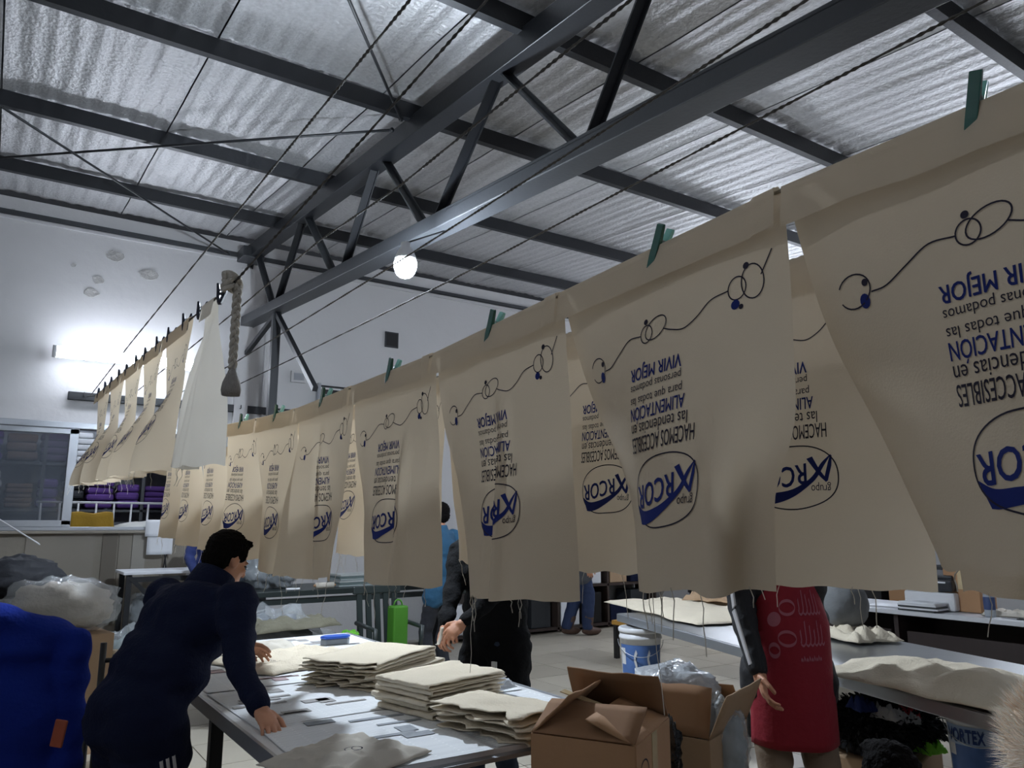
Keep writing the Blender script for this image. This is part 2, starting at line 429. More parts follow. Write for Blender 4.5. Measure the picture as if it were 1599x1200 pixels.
# a louvred window high on the right of the back wall
lw = empty('window_2', (3.9, D, 2.6)); lw['kind'] = 'structure'
MB().box((3.9, D - 0.03, 3.0), (0.9, 0.05, 0.62)).build('backing', DARKB, lw)
for z in (2.72, 2.83, 2.94, 3.05, 3.16, 3.27): MB().box((3.9, D - 0.07, z), (0.86, 0.05, 0.012), Matrix.Rotation(0.5, 3, 'X')).build('slat', WHITEP, lw)
for dx in (-0.45, 0.45): MB().box((3.9 + dx, D - 0.05, 3.0), (0.04, 0.08, 0.66)).build('window_frame', ALU, lw)

# window in the back wall: frame, closed sash with glass on the left, open on the right
win = empty('window_1', ((WX0+WX1)/2, D, WZ0)); win['kind'] = 'structure'
fr = MB(); t = 0.07
fr.box(((WX0+WX1)/2, D+0.02, WZ1 - t/2), (WX1-WX0, 0.16, t)); fr.box(((WX0+WX1)/2, D+0.02, WZ0 + 0.02), (WX1-WX0, 0.16, 0.04))
for x in (WX0 + t/2, WX1 - t/2): fr.box((x, D+0.02, (WZ0+WZ1)/2), (t, 0.16, WZ1-WZ0))
fr.build('window_frame', ALU, win, bevel=0.008)
SX = ray_y(110, 740, D - 0.03).x
GLASS = mat('window_glass', '#5d646d', 0.06, var=0.25, scale=1.2, alpha=0.5, spec=0.8)
for k, (a, c) in enumerate(((WX0 + t, -0.32), (-0.32, SX + 0.045))):
    s_ = MB(); yk = D - 0.03
    s_.box(((a+c)/2, yk, WZ1 - t - 0.03), (c-a, 0.04, 0.06)); s_.box(((a+c)/2, yk, WZ0 + 0.075), (c-a, 0.04, 0.07))
    s_.box((a + 0.03, yk, (WZ0+WZ1)/2), (0.06, 0.04, WZ1-WZ0-t-0.05)); s_.box((c - 0.045, yk, (WZ0+WZ1)/2), (0.09, 0.04, WZ1-WZ0-t-0.05))
    sash = s_.build('sash', ALU, win, bevel=0.005)
    MB().box(((a+c)/2, yk, (WZ0+WZ1)/2), (c-a-0.1, 0.006, WZ1-WZ0-0.2)).build('pane', GLASS, sash)
MB().box(((WX0+WX1)/2, D - 0.05, WZ0 - 0.015), (WX1-WX0+0.1, 0.1, 0.03)).build('window_sill', WALLB, win, bevel=0.006)
# thin panels in slightly different tones on the wall below the window
for px0, px1, m_ in ((40, 148, '#8f887e'), (160, 183, '#6f685e'), (186, 206, '#8a8378'), (207, 228, '#9c978e')):
    a, c = ray_y(px0, 850, D - 0.02), ray_y(px1, 850, D - 0.02)
    MB().box(((a.x+c.x)/2, D - 0.008, 0.95), (c.x-a.x, 0.014, 0.98)).build('panel', mat('wall_panel' + m_, m_, 0.8, var=0.06, scale=2), wall)

# ------------------------------------------------------------ lamps
WHITE_E = lambda n, e, c='#e9f1ff': mat(n, c, 0.4, emit=e, var=0.0)
def tube_lamp(a, b2, label, power, hang=None, r=0.035):
    a, b2 = Vector(a), Vector(b2); c = (a + b2)/2; d = (b2 - a).normalized()
    e = empty('tube_lamp', c - Vector((0, 0, r)), label, 'lamp')
    MB().tube([a, b2], r, 16).build('tube', WHITE_E('tube_glow_%g' % power, power), e, smooth=True)
    for p, s_ in ((a, -1), (b2, 1)): MB().tube([p, p + d * s_ * 0.035], r * 1.08, 16).build('end_cap', WHITEP, e, smooth=True)
    if hang is not None:
        MB().bar(a + hang*0.055, b2 + hang*0.055, 0.07, 0.035, hang).build('housing', WHITEP, e, bevel=0.006)
        if hang.z > 0.5:
            for p in (a + d*0.2, b2 - d*0.2):
                MB().tube([p + hang*0.07, Vector((p.x, p.y, roof(p.y) - 0.01))], 0.004, 6).build('hanger', STEEL, e)
    return e
ta, tb_ = ray_y(88, 549, D - 0.26), ray_y(316, 566, D - 0.26); tb_.z = ta.z
tube_lamp(ta, tb_, 'glowing white tube lamp on the back wall above the window', TUBE_POWER, Vector((0, 1, 0)), 0.062)
for f_ in (.2, .8): MB().box(ta.lerp(tb_, f_) + Vector((0, .15, 0)), (.05, .17, .04)).build('bracket', WHITEP, bpy.data.objects['tube_lamp'])
bp_ = ray_d(633, 415, 5.2)
bl = empty('hanging_bulb', bp_, 'bright round bulb hanging below the roof truss', 'lamp')
MB().lathe(bp_, [(.012, -.088), (.04, -.078), (.062, -.055), (.075, -.02), (.078, .01), (.072, .03), (.06, .04)], 24).build('bulb', WHITE_E('bulb_glow', BULB_POWER, '#e3f0ff'), bl, smooth=True)
MB().lathe(bp_ + Vector((0, 0, 0.04)), [(0.074, -.006), (0.074, 0.01), (0.05, 0.07), (0.034, 0.09), (0.034, 0.12), (0.012, 0.13)], 20).build('socket', WHITEP, bl, smooth=True)
MB().tube([bp_ + Vector((0, 0, 0.16)), Vector((XT, bp_.y, bott_low(bp_.y)))], 0.006, 6).build('cord', DARKB, bl)
tube_lamp((XR - .1, 2.2, 3.2), (XR - .1, 4.2, 3.2), 'tube lamp on the right wall above the desk', ROOM_POWER * 1.25, Vector((1, 0, 0)), .05)
tube_lamp((XR - .1, 6.2, 3.2), (XR - .1, 8.2, 3.2), 'tube lamp on the right wall above the low shelf', ROOM_POWER * 1.25, Vector((1, 0, 0)), .05)
tube_lamp((-1.6, 0.2, 3.55), (-1.6, 1.6, 3.55), 'added fill tube lamp, out of view left of the camera', ROOM_POWER * 0.40, Vector((0, 0, 1)))  # unseen lamp added on the camera side as fill light
tube_lamp((2.2, -2.0, 3.3), (3.6, -2.0, 3.3), 'added fill tube lamp, out of view behind the camera', ROOM_POWER * 0.75, Vector((0, 0, 1)))  # added out of view to brighten the fronts of the hung panels
# ============================================================ THE HUNG PANELS
def text2d(body, size=1.0):
    cu = bpy.data.curves.new('t', 'FONT'); cu.body = body; cu.size = size; cu.resolution_u = 3
    o = bpy.data.objects.new('t', cu); COL.objects.link(o); bpy.context.view_layer.update()
    me = bpy.data.meshes.new_from_object(o.evaluated_get(bpy.context.evaluated_depsgraph_get()))
    V = np.array([[v.co.x, v.co.y] for v in me.vertices]); F = [list(p.vertices) for p in me.polygons]
    bpy.data.objects.remove(o, do_unlink=True); bpy.data.curves.remove(cu); bpy.data.meshes.remove(me)
    return V, F
_tc = {}
def text_fit(body, x0, x1, y0, y1):
    """text stretched to the box: returns verts (x,y) and faces"""
    if body not in _tc: _tc[body] = text2d(body)
    V, F = _tc[body]; V = V.copy(); mn, mx_ = V.min(0), V.max(0)
    V[:, 0] = x0 + (V[:, 0] - mn[0]) / (mx_[0] - mn[0]) * (x1 - x0)
    V[:, 1] = y0 + (V[:, 1] - mn[1]) / (mx_[1] - mn[1]) * (y1 - y0)
    return V, F
def bold(VF, d):
    V, F = VF; n = len(V); out = np.concatenate([V, V + [d, 0], V + [0, d]]); FF = []
    for k in range(3): FF += [[i + k*n for i in f] for f in F]
    return out, FF
def ribbon(pts, wd, closed=False):
    P = np.array(pts, float); n = len(P)
    if closed: T = np.roll(P, -1, 0) - np.roll(P, 1, 0)
    else: T = np.gradient(P, axis=0)
    T /= np.linalg.norm(T, axis=1)[:, None] + 1e-9; Nn = np.stack([-T[:, 1], T[:, 0]], 1)
    V = np.concatenate([P + Nn*wd/2, P - Nn*wd/2]); m = n if closed else n - 1
    return V, [[i, (i+1) % n, n + (i+1) % n, n + i] for i in range(m)]
def smoothline(pts, n=8):
    P = [np.array(p, float) for p in pts]; P = [2*P[0]-P[1]] + P + [2*P[-1]-P[-2]]; out = []
    for i in range(1, len(P) - 2):
        for k in range(n):
            t = k / n; a, b2, c, d = P[i-1], P[i], P[i+1], P[i+2]
            out.append(0.5*((2*b2) + (-a+c)*t + (2*a-5*b2+4*c-d)*t*t + (-a+3*b2-3*c+d)*t**3))
    out.append(P[-2]); return out
def ring(cx, cy, rx, ry, rot=0, n=28, a0=0, a1=2*math.pi):
    full = abs(a1 - a0 - 2*math.pi) < 1e-6
    A = np.linspace(a0, a1, n, endpoint=not full)
    x, y = rx*np.cos(A), ry*np.sin(A)
    return np.stack([cx + x*math.cos(rot) - y*math.sin(rot), cy + x*math.sin(rot) + y*math.cos(rot)], 1)
def disc(cx, cy, r, n=14, ry=None):
    V = np.concatenate([[[cx, cy]], ring(cx, cy, r, ry or r, 0, n)]); return V, [[0, 1+i, 1+(i+1) % n] for i in range(n)]
def strip(up, lo):
    n = len(up); V = np.concatenate([np.array(up), np.array(lo)]); return V, [[i, i+1, n+i+1, n+i] for i in range(n-1)]

# prints in panel coordinates: p = metres from the right-hand edge, q = metres below the rope (everything is upside down when hung)
def make_prints():
    sl = []; R_ = 0.358
    rows = (('VIVIR MEJOR', .212, .208, .240, 0, .0010), ('personas podamos', .212, .243, .263, 1, 0), ('para que todas las', .208, .267, .288, 1, 0),
            ('ALIMENTACI\u00d3N', .200, .291, .322, 0, .0006), ('las tendencias en', .192, .322, .345, 1, 0), ('HACEMOS ACCESIBLES', .174, .347, .376, 1, .0003))
    for body, l, q0, q1, mi, bd in rows:
        vf = text_fit(body, l, R_, q0, q1)
        if bd: vf = bold(vf, bd)
        sl.append((vf, mi))
    em = []; cx, cy, hx, hy = 0.252, 0.452, 0.096, 0.063
    f = lambda e1, e2: (cx - e1*hx, cy + e2*hy)            # e1 to the right, e2 downwards as seen hanging
    A = np.linspace(0, 2*math.pi, 64, endpoint=False); el = []
    for a in A:
        c, s = math.cos(a), math.sin(a); k = (abs(c)**2.35 + abs(s)**2.35) ** (-1/2.35)
        el.append(f(k*c, k*s))
    em.append((ribbon(el, 0.0026, True), 1))
    up = [f(*e) for e in smoothline([(-.97, .28), (-.7, .47), (-.35, .46), (0, .36), (.3, .16), (.48, -.04), (.66, -.4), (.86, -.66)], 6)]
    lo = [f(*e) for e in smoothline([(-.8, .84), (-.62, .86), (-.3, .78), (.05, .58), (.36, .30), (.55, .06), (.72, -.32), (.87, -.64)], 6)]
    em.append((strip(up, lo), 0))
    em.append((strip([f(*e) for e in ((.86, -.66), (.80, -.40), (.70, .12))], [f(*e) for e in ((.89, -.62), (.87, -.30), (.78, .16))]), 0))       # long stroke of the first letter
    em.append((strip([f(*e) for e in smoothline([(.34, -.56), (.50, -.22), (.62, .02), (.74, .20)], 5)], [f(*e) for e in smoothline([(.47, -.62), (.58, -.30), (.68, -.06), (.79, .14)], 5)]), 0))
    x0, x1 = f(.33, 0)[0], f(-.93, 0)[0]
    V, F = text_fit('RCOR', x0, x1, f(0, -.34)[1], f(0, .30)[1])
    tt = (V[:, 0] - x0) / (x1 - x0); V[:, 1] += (-0.006 + 0.013 * tt)
    em.append((bold((V, F), 0.0016), 0))
    em.append((text_fit('grupo', f(.84, 0)[0], f(.42, 0)[0], f(0, .20)[1], f(0, .46)[1]), 1))
    sc = []; W_ = .0024
    sc.append((ribbon(smoothline([(.028, .085), (.040, .105), (.050, .122)], 6), W_), 1))
    sc.append((ribbon(ring(.066, .128, .021, .030, .15), W_, True), 1)); sc.append((ribbon(ring(.096, .132, .0175, .020), W_, True), 1))
    sc.append((disc(.078, .098, .006), 1)); sc.append((disc(.099, .160, .0085), 0)); sc.append((disc(.088, .166, .0045), 1))
    sc.append((ribbon(smoothline([(.114, .132), (.150, .138), (.180, .160), (.210, .172), (.240, .166), (.262, .158)], 6), W_), 1))
    sc.append((ribbon(ring(.285, .150, .030, .019, .35), W_, True), 1)); sc.append((ribbon(ring(.311, .156, .0165, .017), W_, True), 1)); sc.append((disc(.313, .132, .0055), 1))
    sc.append((ribbon(smoothline([(.328, .156), (.365, .154), (.400, .172), (.435, .190), (.462, .192)], 6), W_), 1))
    sc.append((ribbon(ring(.492, .184, .030, .024, .2, 24, 0.25, 5.6), W_), 1)); sc.append((disc(.470, .176, .0055), 1)); sc.append((disc(.476, .202, .009, 14, .011), 0))
    return sl, em, sc
PRINTS = make_prints()
def sstep(x): x = max(0.0, min(1.0, x)); return x*x*(3 - 2*x)

class Cloth:
    """panel folded over a rope: a short flap in front, the long side hanging behind it"""
    def __init__(s, R0, T, Nn, W, L, zt, flap=0.065, kappa=2.0, s0=0.35, pleats=(), swing=0.0, bulge=0.4, top_w=1.0, pinch=0.0, lin_=True, seed=0, start=0.15, hem=0.012, yaw=0.0):
        s.W, s.L = W, L; ns = 56; s.S = np.linspace(0, W, ns)
        qs = list(np.linspace(-flap, -0.012, 5)) + [-0.005, 0.0, 0.005, 0.012] + list(np.linspace(0.03, L, 34)); s.Q = np.array(qs)
        P = np.zeros((len(qs), ns, 3)); R0 = np.array(R0); T = np.array(T); Nn = np.array(Nn); r = 0.007
        i0 = int(s0 * (ns - 1)); ds = W / (ns - 1)
        for i, q in enumerate(qs):
            v = max(0, q) / L; g = (((v - start) / (1 - start))**1.15 if lin_ else sstep((v - start) / (1 - start))) if v > start else 0.0
            phi = g * kappa * (s.S - s0*W) / W
            for (sp, A, sg, v0) in pleats:
                gv = sstep((v - v0) / 0.35)
                phi = phi + A * gv * (np.exp(-((s.S - sp*W)/sg)**2) - 0.5*np.exp(-((s.S - sp*W + 2*sg)/sg)**2) - 0.5*np.exp(-((s.S - sp*W - 2*sg)/sg)**2))
            phi = phi + g * yaw
            phi = phi + 0.10 * np.array([noise.noise(Vector((x*9 + seed*13, q*4, seed))) for x in s.S]) * min(1, 0.25 + v*1.5)
            cx, cy = np.sin(phi), np.cos(phi)
            X = np.concatenate([[0], np.cumsum((cx[1:]+cx[:-1])/2)*ds]); Y = np.concatenate([[0], np.cumsum((cy[1:]+cy[:-1])/2)*ds])
            X -= X[i0]; Y -= Y[i0]; Y += s0*W
            X = X - bulge * max(0, X.max()) + swing * v*v
            if top_w < 1:
                k = top_w + (1 - top_w) * sstep(max(0, q) / (0.75*L)); Y = (Y - W*0.5)*k + W*0.5
            if pinch and q > 0: Y = (Y - W*0.5)*(1 - pinch*math.sin(math.pi*min(1, v/0.9))**1.3) + W*0.5
            if q < 0: dep, zz = -r - 0.003 - 0.007*min(1, -q/0.05), zt + q + 0.0
            else: dep, zz = r*min(1, q/0.005), zt - q
            if abs(q) < 0.006: zz = zt + r*(1 - abs(q)/0.006)*0.8
            hz = np.array([noise.noise(Vector((x*14, seed*3.1, 5))) for x in s.S]) * hem * v**3 if q > 0 else np.array([0.004*noise.noise(Vector((x*10, seed, 2))) for x in s.S]) * (1 if q < -flap*0.8 else 0)
            P[i] = R0 + np.outer(Y, T) - np.outer(X + dep, Nn)
            P[i, :, 2] = zz + hz
        s.P = P; s.Nn = Nn
    def at(s, p, q):
        p = np.clip(p, 0, s.W - 1e-6); q = np.clip(q, s.Q[0], s.Q[-1] - 1e-6)
        a = p / s.W * (len(s.S) - 1); i = a.astype(int); fa = (a - i)[:, None]
        k = np.clip(np.searchsorted(s.Q, q, side='right') - 1, 0, len(s.Q) - 2); fq = ((q - s.Q[k]) / (s.Q[k+1] - s.Q[k]))[:, None]
        return (s.P[k, i]*(1-fa) + s.P[k, i+1]*fa)*(1-fq) + (s.P[k+1, i]*(1-fa) + s.P[k+1, i+1]*fa)*fq
    def on(s, V, off=0.0016):
        p, q = V[:, 0], V[:, 1]; e = 0.004; c = s.at(p, q)
        n = np.cross(s.at(p + e, q) - s.at(p - e, q), s.at(p, q + e) - s.at(p, q - e)); n /= np.linalg.norm(n, axis=1)[:, None] + 1e-12
        rest = np.cross((s.at(np.array([s.W*.9]), np.array([.02])) - s.at(np.array([s.W*.1]), np.array([.02])))[0], np.array([0, 0, -1.0]))
        sg = 1 if np.dot(rest, s.Nn) > 0 else -1
        return c + n*sg*off
    def mesh_rows(s): return [[tuple(p) for p in row] for row in s.P]

def put_prints(cl, root, W):
    sc_ = W / 0.575
    for name, lst in (('printed_slogan', PRINTS[0]), ('printed_emblem', PRINTS[1]), ('printed_scroll', PRINTS[2])):
        mb = MB()
        for (V, F), mi in lst:
            mb.cur = mi; Vs = V.copy(); Vs[:, 0] *= sc_
            mb.add([tuple(p) for p in cl.on(Vs)], F)
        me = mb.mesh(name); o = obj(name, me, [INKB, INKD], root)
        if name == 'printed_emblem': o['label'] = 'blue and black ARCOR emblem printed upside down'
        if name == 'printed_slogan': o['label'] = 'slogan lettering printed upside down in dark blue'
def threads(cl, root, n, seed, long_=0):
    rnd = random.Random(seed); mb = MB()
    for k in range(n + long_):
        p = rnd.uniform(0.02, cl.W - 0.02); b2 = Vector(cl.at(np.array([p]), np.array([cl.L]))[0])
        ln = rnd.uniform(0.03, 0.09) if k < n else rnd.uniform(0.09, 0.2); dx, dy = rnd.uniform(-.25, .25)*min(ln, .1), rnd.uniform(-.25, .25)*min(ln, .1)
        pts = [b2 + Vector((dx*t + 0.004*math.sin(t*9+k), dy*t + 0.004*math.cos(t*7+k), 0.004 - ln*t)) for t in (0, .25, .5, .75, 1)]
        mb.tube(pts, 0.0009, 4, False)
    o = mb.build('loose_threads', CANVASW, root); o['kind'] = 'stuff'

def panel(name, label, group, y0, X, zt, W=0.575, L=0.63, prints=True, m_=CANVAS, nth=6, nlong=1, T=(0, 1, 0), seed=1, **k):
    cl = Cloth((X, y0, 0), T, (-1, 0, 0), W, L, zt, seed=seed, **k)
    me = MB().grid(cl.mesh_rows()).mesh(name, True)
    root = obj(name, me, m_); setp(root, label, 'cloth panel', group)
    if prints: put_prints(cl, root, W)
    threads(cl, root, nth, seed, nlong)
    return cl

PINM = mat('green_pin', '#1f5a4c', 0.12, var=0.15, scale=30, coat=0.6)
PINL = mat('pale_green_pin', '#8fd0c2', 0.10, var=0.2, scale=30, coat=0.8)
PIND = mat('dark_pin', '#1d2231', 0.3, var=0.15, scale=30)
def clip(pos, tilt, label, group, mats=(PINM, PINL), size=0.094, rise=0.042, yawd=0.0):
    pos = Vector(pos); R = Matrix.Rotation(yawd, 3, 'Z') @ Matrix.Rotation(tilt, 3, 'X')
    e = empty('clothespin', pos, label, 'clothespin', group)
    for s_, mm in ((-1, mats[0]), (1, mats[1])):
        mb = MB(); Rs = R @ Matrix.Rotation(s_ * 0.16, 3, 'Y')
        prof = [(-0.004, -0.045), (0.003, -0.047), (0.005, -0.02), (0.006, 0.0), (0.0035, 0.03), (0.002, 0.034), (-0.004, 0.032), (-0.0045, 0.0), (-0.0055, -0.02)]
        k = size / 0.082
        pts = [Rs @ Vector((x*k + s_*0.0115, 0, z*k)) for x, z in prof]
        off = Vector((0, 0, rise - 0.03)); hw = 0.0065*k; n = len(pts)
        ax = R @ Vector((0, 1, 0))
        V = [pos + R @ off + p - ax*hw for p in pts] + [pos + R @ off + p + ax*hw for p in pts]
        mb.add(V, [tuple(range(n))[::-1], tuple(range(n, 2*n))] + [(i, (i+1) % n, n+(i+1) % n, n+i) for i in range(n)])
        mb.build('pin_half', mm, e, bevel=0.0012)
    mb = MB(); c = pos + R @ Vector((0, 0, rise - 0.03 + 0.002))
    mb.tube([c + R @ Vector((0.012*math.cos(a), -0.006 + 0.012*a/25, 0.007*math.sin(a))) for a in np.linspace(0, 25, 60)], 0.0011, 5)
    mb.build('spring', ALU, e, smooth=True)
    return e
def rope(name, pts, r, label, m_=ROPE, group='clothes lines', twist=True):
    """two strands twisted round each other"""
    P = [Vector(p) for p in pts]; ln = sum((P[i+1]-P[i]).length for i in range(len(P)-1)); e = empty(name, P[-1], label, 'rope', group)
    n = int(max(8, min(500, ln / (r*5))))
    acc = [0.0]
    for i in range(len(P)-1): acc.append(acc[-1] + (P[i+1]-P[i]).length)
    def at(s):
        for i in range(len(P)-1):
            if s <= acc[i+1] or i == len(P)-2: return P[i].lerp(P[i+1], (s-acc[i])/(acc[i+1]-acc[i]))
    for k in range(2):
        pts2 = []
        for i in range(n+1):
            s = ln*i/n; c = at(s); a = s/(r*9)*2*math.pi + k*math.pi; d = (at(min(ln, s+.01)) - at(max(0, s-.01))).normalized(); F = frame(d)
            pts2.append(c + (F.col[0]*math.cos(a) + F.col[1]*math.sin(a))*r*0.55)
        MB().tube(pts2, r*0.6, 5).build('strand', m_, e, smooth=True)
    return e

# --- near line
Y1 = [0.128, 0.703, 1.276, 1.850, 2.424, 2.990, 3.525, 4.085, 4.65, 5.21, 5.75]
def z1(y): return CAM_H + float(np.interp(y, [-1.5, 0.1, .7, 1.28, 1.85, 2.42, 3, 3.52, 4.08, 5.8], [.53, .525, .520, .490, .460, .452, .444, .463, .492, .55]))
NEAR_LABELS = ['nearest printed cream panel, cut off by the right edge of the picture',
 'printed cream panel second from the right on the near line, whole round emblem showing',
 'printed cream panel third from the right on the near line', 'printed cream panel fourth from the right on the near line',
 'printed cream panel fifth from the right on the near line', 'printed cream panel sixth from the right on the near line',
 'printed cream panel seventh from the right on the near line', 'printed cream panel eighth from the right on the near line, half behind the white cloth',
 'printed cream panel ninth from the right on the near line', 'last printed cream panel on the near line, farthest from the camera']
P1 = [dict(kappa=1.75, s0=.30, bulge=.1, start=.02), dict(kappa=2.35, s0=.34, bulge=.25, start=.02, pleats=((.13, -1.3, .035, .45),)), dict(kappa=1.35, s0=.42, bulge=.3, start=.1, pleats=((.46, 1.25, .022, .2),)),
      dict(kappa=1.5, s0=.5, bulge=.4, pleats=((.33, 1.1, .022, .25),)), dict(kappa=-1.2, s0=.45, bulge=.4, pleats=((.55, 1.3, .03, .1),)), dict(kappa=1.3, s0=.5, bulge=.4),
      dict(kappa=1.8, s0=.6, bulge=.4, pleats=((.7, .9, .03, .2),)), dict(kappa=1.6, s0=.5), dict(kappa=1.9, s0=.5), dict(kappa=2.0, s0=.5)]
for i in range(10):
    y0, y1 = Y1[i], Y1[i+1]; zt = (z1(y0) + z1(y1)) / 2; sl = z1(y1) - z1(y0)
    cl = Cloth((1.0, y0, 0), (0, 1, 0), (-1, 0, 0), y1 - y0 - 0.006, [.585, .622][i] if i < 2 else 0.635 + 0.008*((i*7) % 3), 0, seed=i + 1, **P1[i])
    # follow the rope's slight fall
    u = (np.arange(cl.P.shape[1]) / (cl.P.shape[1] - 1))[None, :]
    cl.P[:, :, 2] += z1(y0) + (z1(y1) - z1(y0)) * u
    # where a panel laps over its neighbour the flap steps forward
    if i: cl.P[:9, :5, 0] -= 0.006
    root = obj('bag_panel', MB().grid(cl.mesh_rows()).mesh('bag_panel', True), CANVAS)
    setp(root, NEAR_LABELS[i], 'cloth panel', 'printed panels on the near line')
    put_prints(cl, root, y1 - y0); threads(cl, root, 7 if i < 4 else 4, i + 1, [0, 2, 1, 1, 1, 1, 2, 2, 1, 1][i])
NEARP = ['nearest green clothespin, at the top right corner of the picture', 'green clothespin on the panel with the whole round emblem'] + ['green clothespin on the %s panel from the right of the near line' % ORD[k] for k in range(2, 8)]
for i in range(8):
    ym = (Y1[i] + Y1[i+1]) / 2 + (-0.01 if i else 0.0); zt = z1(ym)
    clip((1.0 - 0.001, ym, zt), 0.42 if i else 0.2, NEARP[i], 'green clothespins', rise=0.036, yawd=0.25)
rope('clothes_line', [(1.0, -1.4, z1(-1.4))] + [(1.0, y, z1(y)) for y in Y1] + [(1.45, D - 0.06, RAILZ)], 0.004, 'rope carrying the near line of printed panels')

# --- second line behind it
Y2 = [0.14 + 0.575*k for k in range(11)]
FARL = ['nearest panel of the second line, mostly behind the panel cut off by the picture edge', 'panel of the second line showing its emblem right of the whole-emblem panel', 'panel of the second line peeping out left of the whole-emblem panel'] + ['panel of the second line, %s from the right, showing through the gaps' % ORD[k] for k in range(3, 10)]
P2 = [dict(kappa=1.2, s0=.5), dict(kappa=1.2, s0=.45, bulge=.3, yaw=-.15), dict(kappa=1.0, s0=.5), dict(kappa=1.4, s0=.5), dict(kappa=1.1), dict(kappa=1.5), dict(kappa=-1.0), dict(kappa=1.3), dict(kappa=1.6), dict(kappa=1.2)]
for i in range(10):
    panel('bag_panel', FARL[i], 'printed panels on the second line', Y2[i] + 0.003, 1.36, CAM_H + 0.545 - 0.004*i, W=0.567, L=0.665, seed=20 + i, nth=5, nlong=1 if i in (2, 5, 7) else 0, **P2[i])
rope('clothes_line', [(1.36, -1.4, CAM_H + .57), (1.36, 0.1, CAM_H + .547), (1.36, 3, CAM_H + .535), (1.36, 5.9, CAM_H + .51), (1.9, D - 0.06, RAILZ)], 0.004, 'rope carrying the second line of printed panels')

# --- the line on the left, seen almost end on
kn = ray_d(362, 446, 2.72); KX, KY, KZ = kn.x, kn.y, kn.z
fe = ray_d(152, 618, 5.35)
def lb(t): return Vector((KX, KY, KZ)).lerp(fe, t)
LBL = ['plain white cloth hanging gathered from the knot, nearest on the left line', 'cream panel right behind the white cloth on the left line', 'cream panel third from the knot on the left line', 'cream panel fourth from the knot on the left line', 'cream panel fifth from the knot on the left line', 'cream panel at the far end of the left line, by the window']
dirT = (fe - kn); lenT = dirT.length; dirT.normalize(); nrmT = Vector((dirT.y, -dirT.x, 0)).normalized() * -1
nP = 6; st = lenT / nP
for i in range(nP):
    a = kn + dirT * (st*i + 0.02); Wd = st - 0.02
    kw = [dict(kappa=2.6, s0=.5, bulge=.7, top_w=.35, start=.1, pleats=((.35, 1.0, .03, .1), (.7, -.9, .03, .1))), dict(kappa=2.8, s0=.45, bulge=.85, start=.3, pinch=.30, lin_=False), dict(kappa=3.0, s0=.45, bulge=.85, start=.35, pinch=.38, lin_=False), dict(kappa=2.6, s0=.5, bulge=.9, start=.3, pinch=.34, lin_=False), dict(kappa=3.2, s0=.5, bulge=.9, start=.3, pinch=.42, lin_=False), dict(kappa=3.0, s0=.5, bulge=.9, start=.35, pinch=.35, lin_=False)][i]
    cl = Cloth((a.x, a.y, 0), tuple(Vector((dirT.x, dirT.y, 0))), tuple(nrmT), Wd, [0.63, .63, .63, .63, .63, .63][i], 0, seed=40 + i, **kw)
    u = (np.arange(cl.P.shape[1]) / (cl.P.shape[1] - 1))[None, :]; cl.P[:, :, 2] += a.z + dirT.z * Wd * u
    root = obj('bag_panel', MB().grid(cl.mesh_rows()).mesh('bag_panel', True), CANVASW if i == 0 else CANVAS)
    setp(root, LBL[i], 'cloth panel', 'panels on the left line')
    if i: put_prints(cl, root, Wd)
    threads(cl, root, 4, 60 + i)
    for k, f_ in enumerate((0.22, 0.78)):
        c = a + dirT * Wd * f_
        clip(c, -0.5 if k else -0.35, 'dark clothespin, %s from the knot on the left line' % (ORD + ['last'])[min(12, 2*i + k)], 'dark clothespins on the left line', (PIND, PIND), rise=0.04, yawd=-0.5)
rope('clothes_line', [ray_d(760, -8, 2.2) + Vector((0.0, -.6, .0)), ray_d(760, 0, 2.15), kn, kn + dirT*lenT, (fe.x + .25, D - 0.06, RAILZ)], 0.005, 'rope carrying the cloths of the left line', ROPED)
# knot and braided tail with a tassel
kt = empty('rope_knot', kn, 'grey rope knot with a braided tail and tassel at the end of the left line', 'rope')
mb = MB(); rnd = random.Random(3)
for k in range(5):
    ph = rnd.random()*6; pts = [kn + Vector((0.028*math.cos(a+ph)*(1+.2*k*.3), 0.025*math.sin(a*1.3+ph) , 0.022*math.sin(a+ph*2) + 0.004*k)) for a in np.linspace(0, 6.3, 20)]
    mb.tube(pts, 0.009, 7)
mb.build('knot', ROPE, kt, smooth=True)
tq = kn + Vector((0.018, -0.01, 0)); tl = 0.30
for k in range(3):
    MB().tube([tq + Vector((0.009*math.cos(a*22 + k*2.1), 0.009*math.sin(a*44 + k*4.2)*.6, -tl*a)) for a in np.linspace(0, 1, 60)], 0.0075, 6).build('braid', ROPE, kt, smooth=True)
MB().lathe(tq + Vector((0, 0, -tl - .095)), [(0.030, 0), (0.034, 0.02), (0.030, 0.045), (0.020, 0.07), (0.010, 0.095), (0.010, 0.11)], 18).build('tassel', mat('tassel_yarn', '#a5a09a', 0.95, var=0.35, scale=60, stretch=(8, 8, .4), bump=.8, bscale=60), kt, smooth=True)

# --- empty ropes
def free_rope(pts_px, X, label, m_=ROPED, ext=True):
    P = [ray_x(px, py, X) for px, py in pts_px]; d = (P[0] - P[1]).normalized(); P[0] = P[0] + d*1.2
    e = P[-1].lerp(Vector((P[-1].x, D - 0.06, RAILZ)), 1.0); P.append(e)
    rope('clothes_line', P, 0.0055, label, m_)
free_rope(((640, 0), (420, 270), (205, 535)), 0.85, 'empty dark rope ending above the tube lamp, leftmost of the empty ropes')
free_rope(((985, 0), (810, 140), (625, 290), (500, 375), (372, 483)), 1.22, 'empty rope crossing in front of the truss diagonals')
free_rope(((1260, 0), (900, 232), (597, 425), (442, 520), (368, 566)), 1.6, 'empty rope running along the bottom chord of the truss')
free_rope(((1512, 15), (1000, 283), (700, 440), (460, 559), (374, 600)), 1.95, 'empty pale rope just above the near panels')
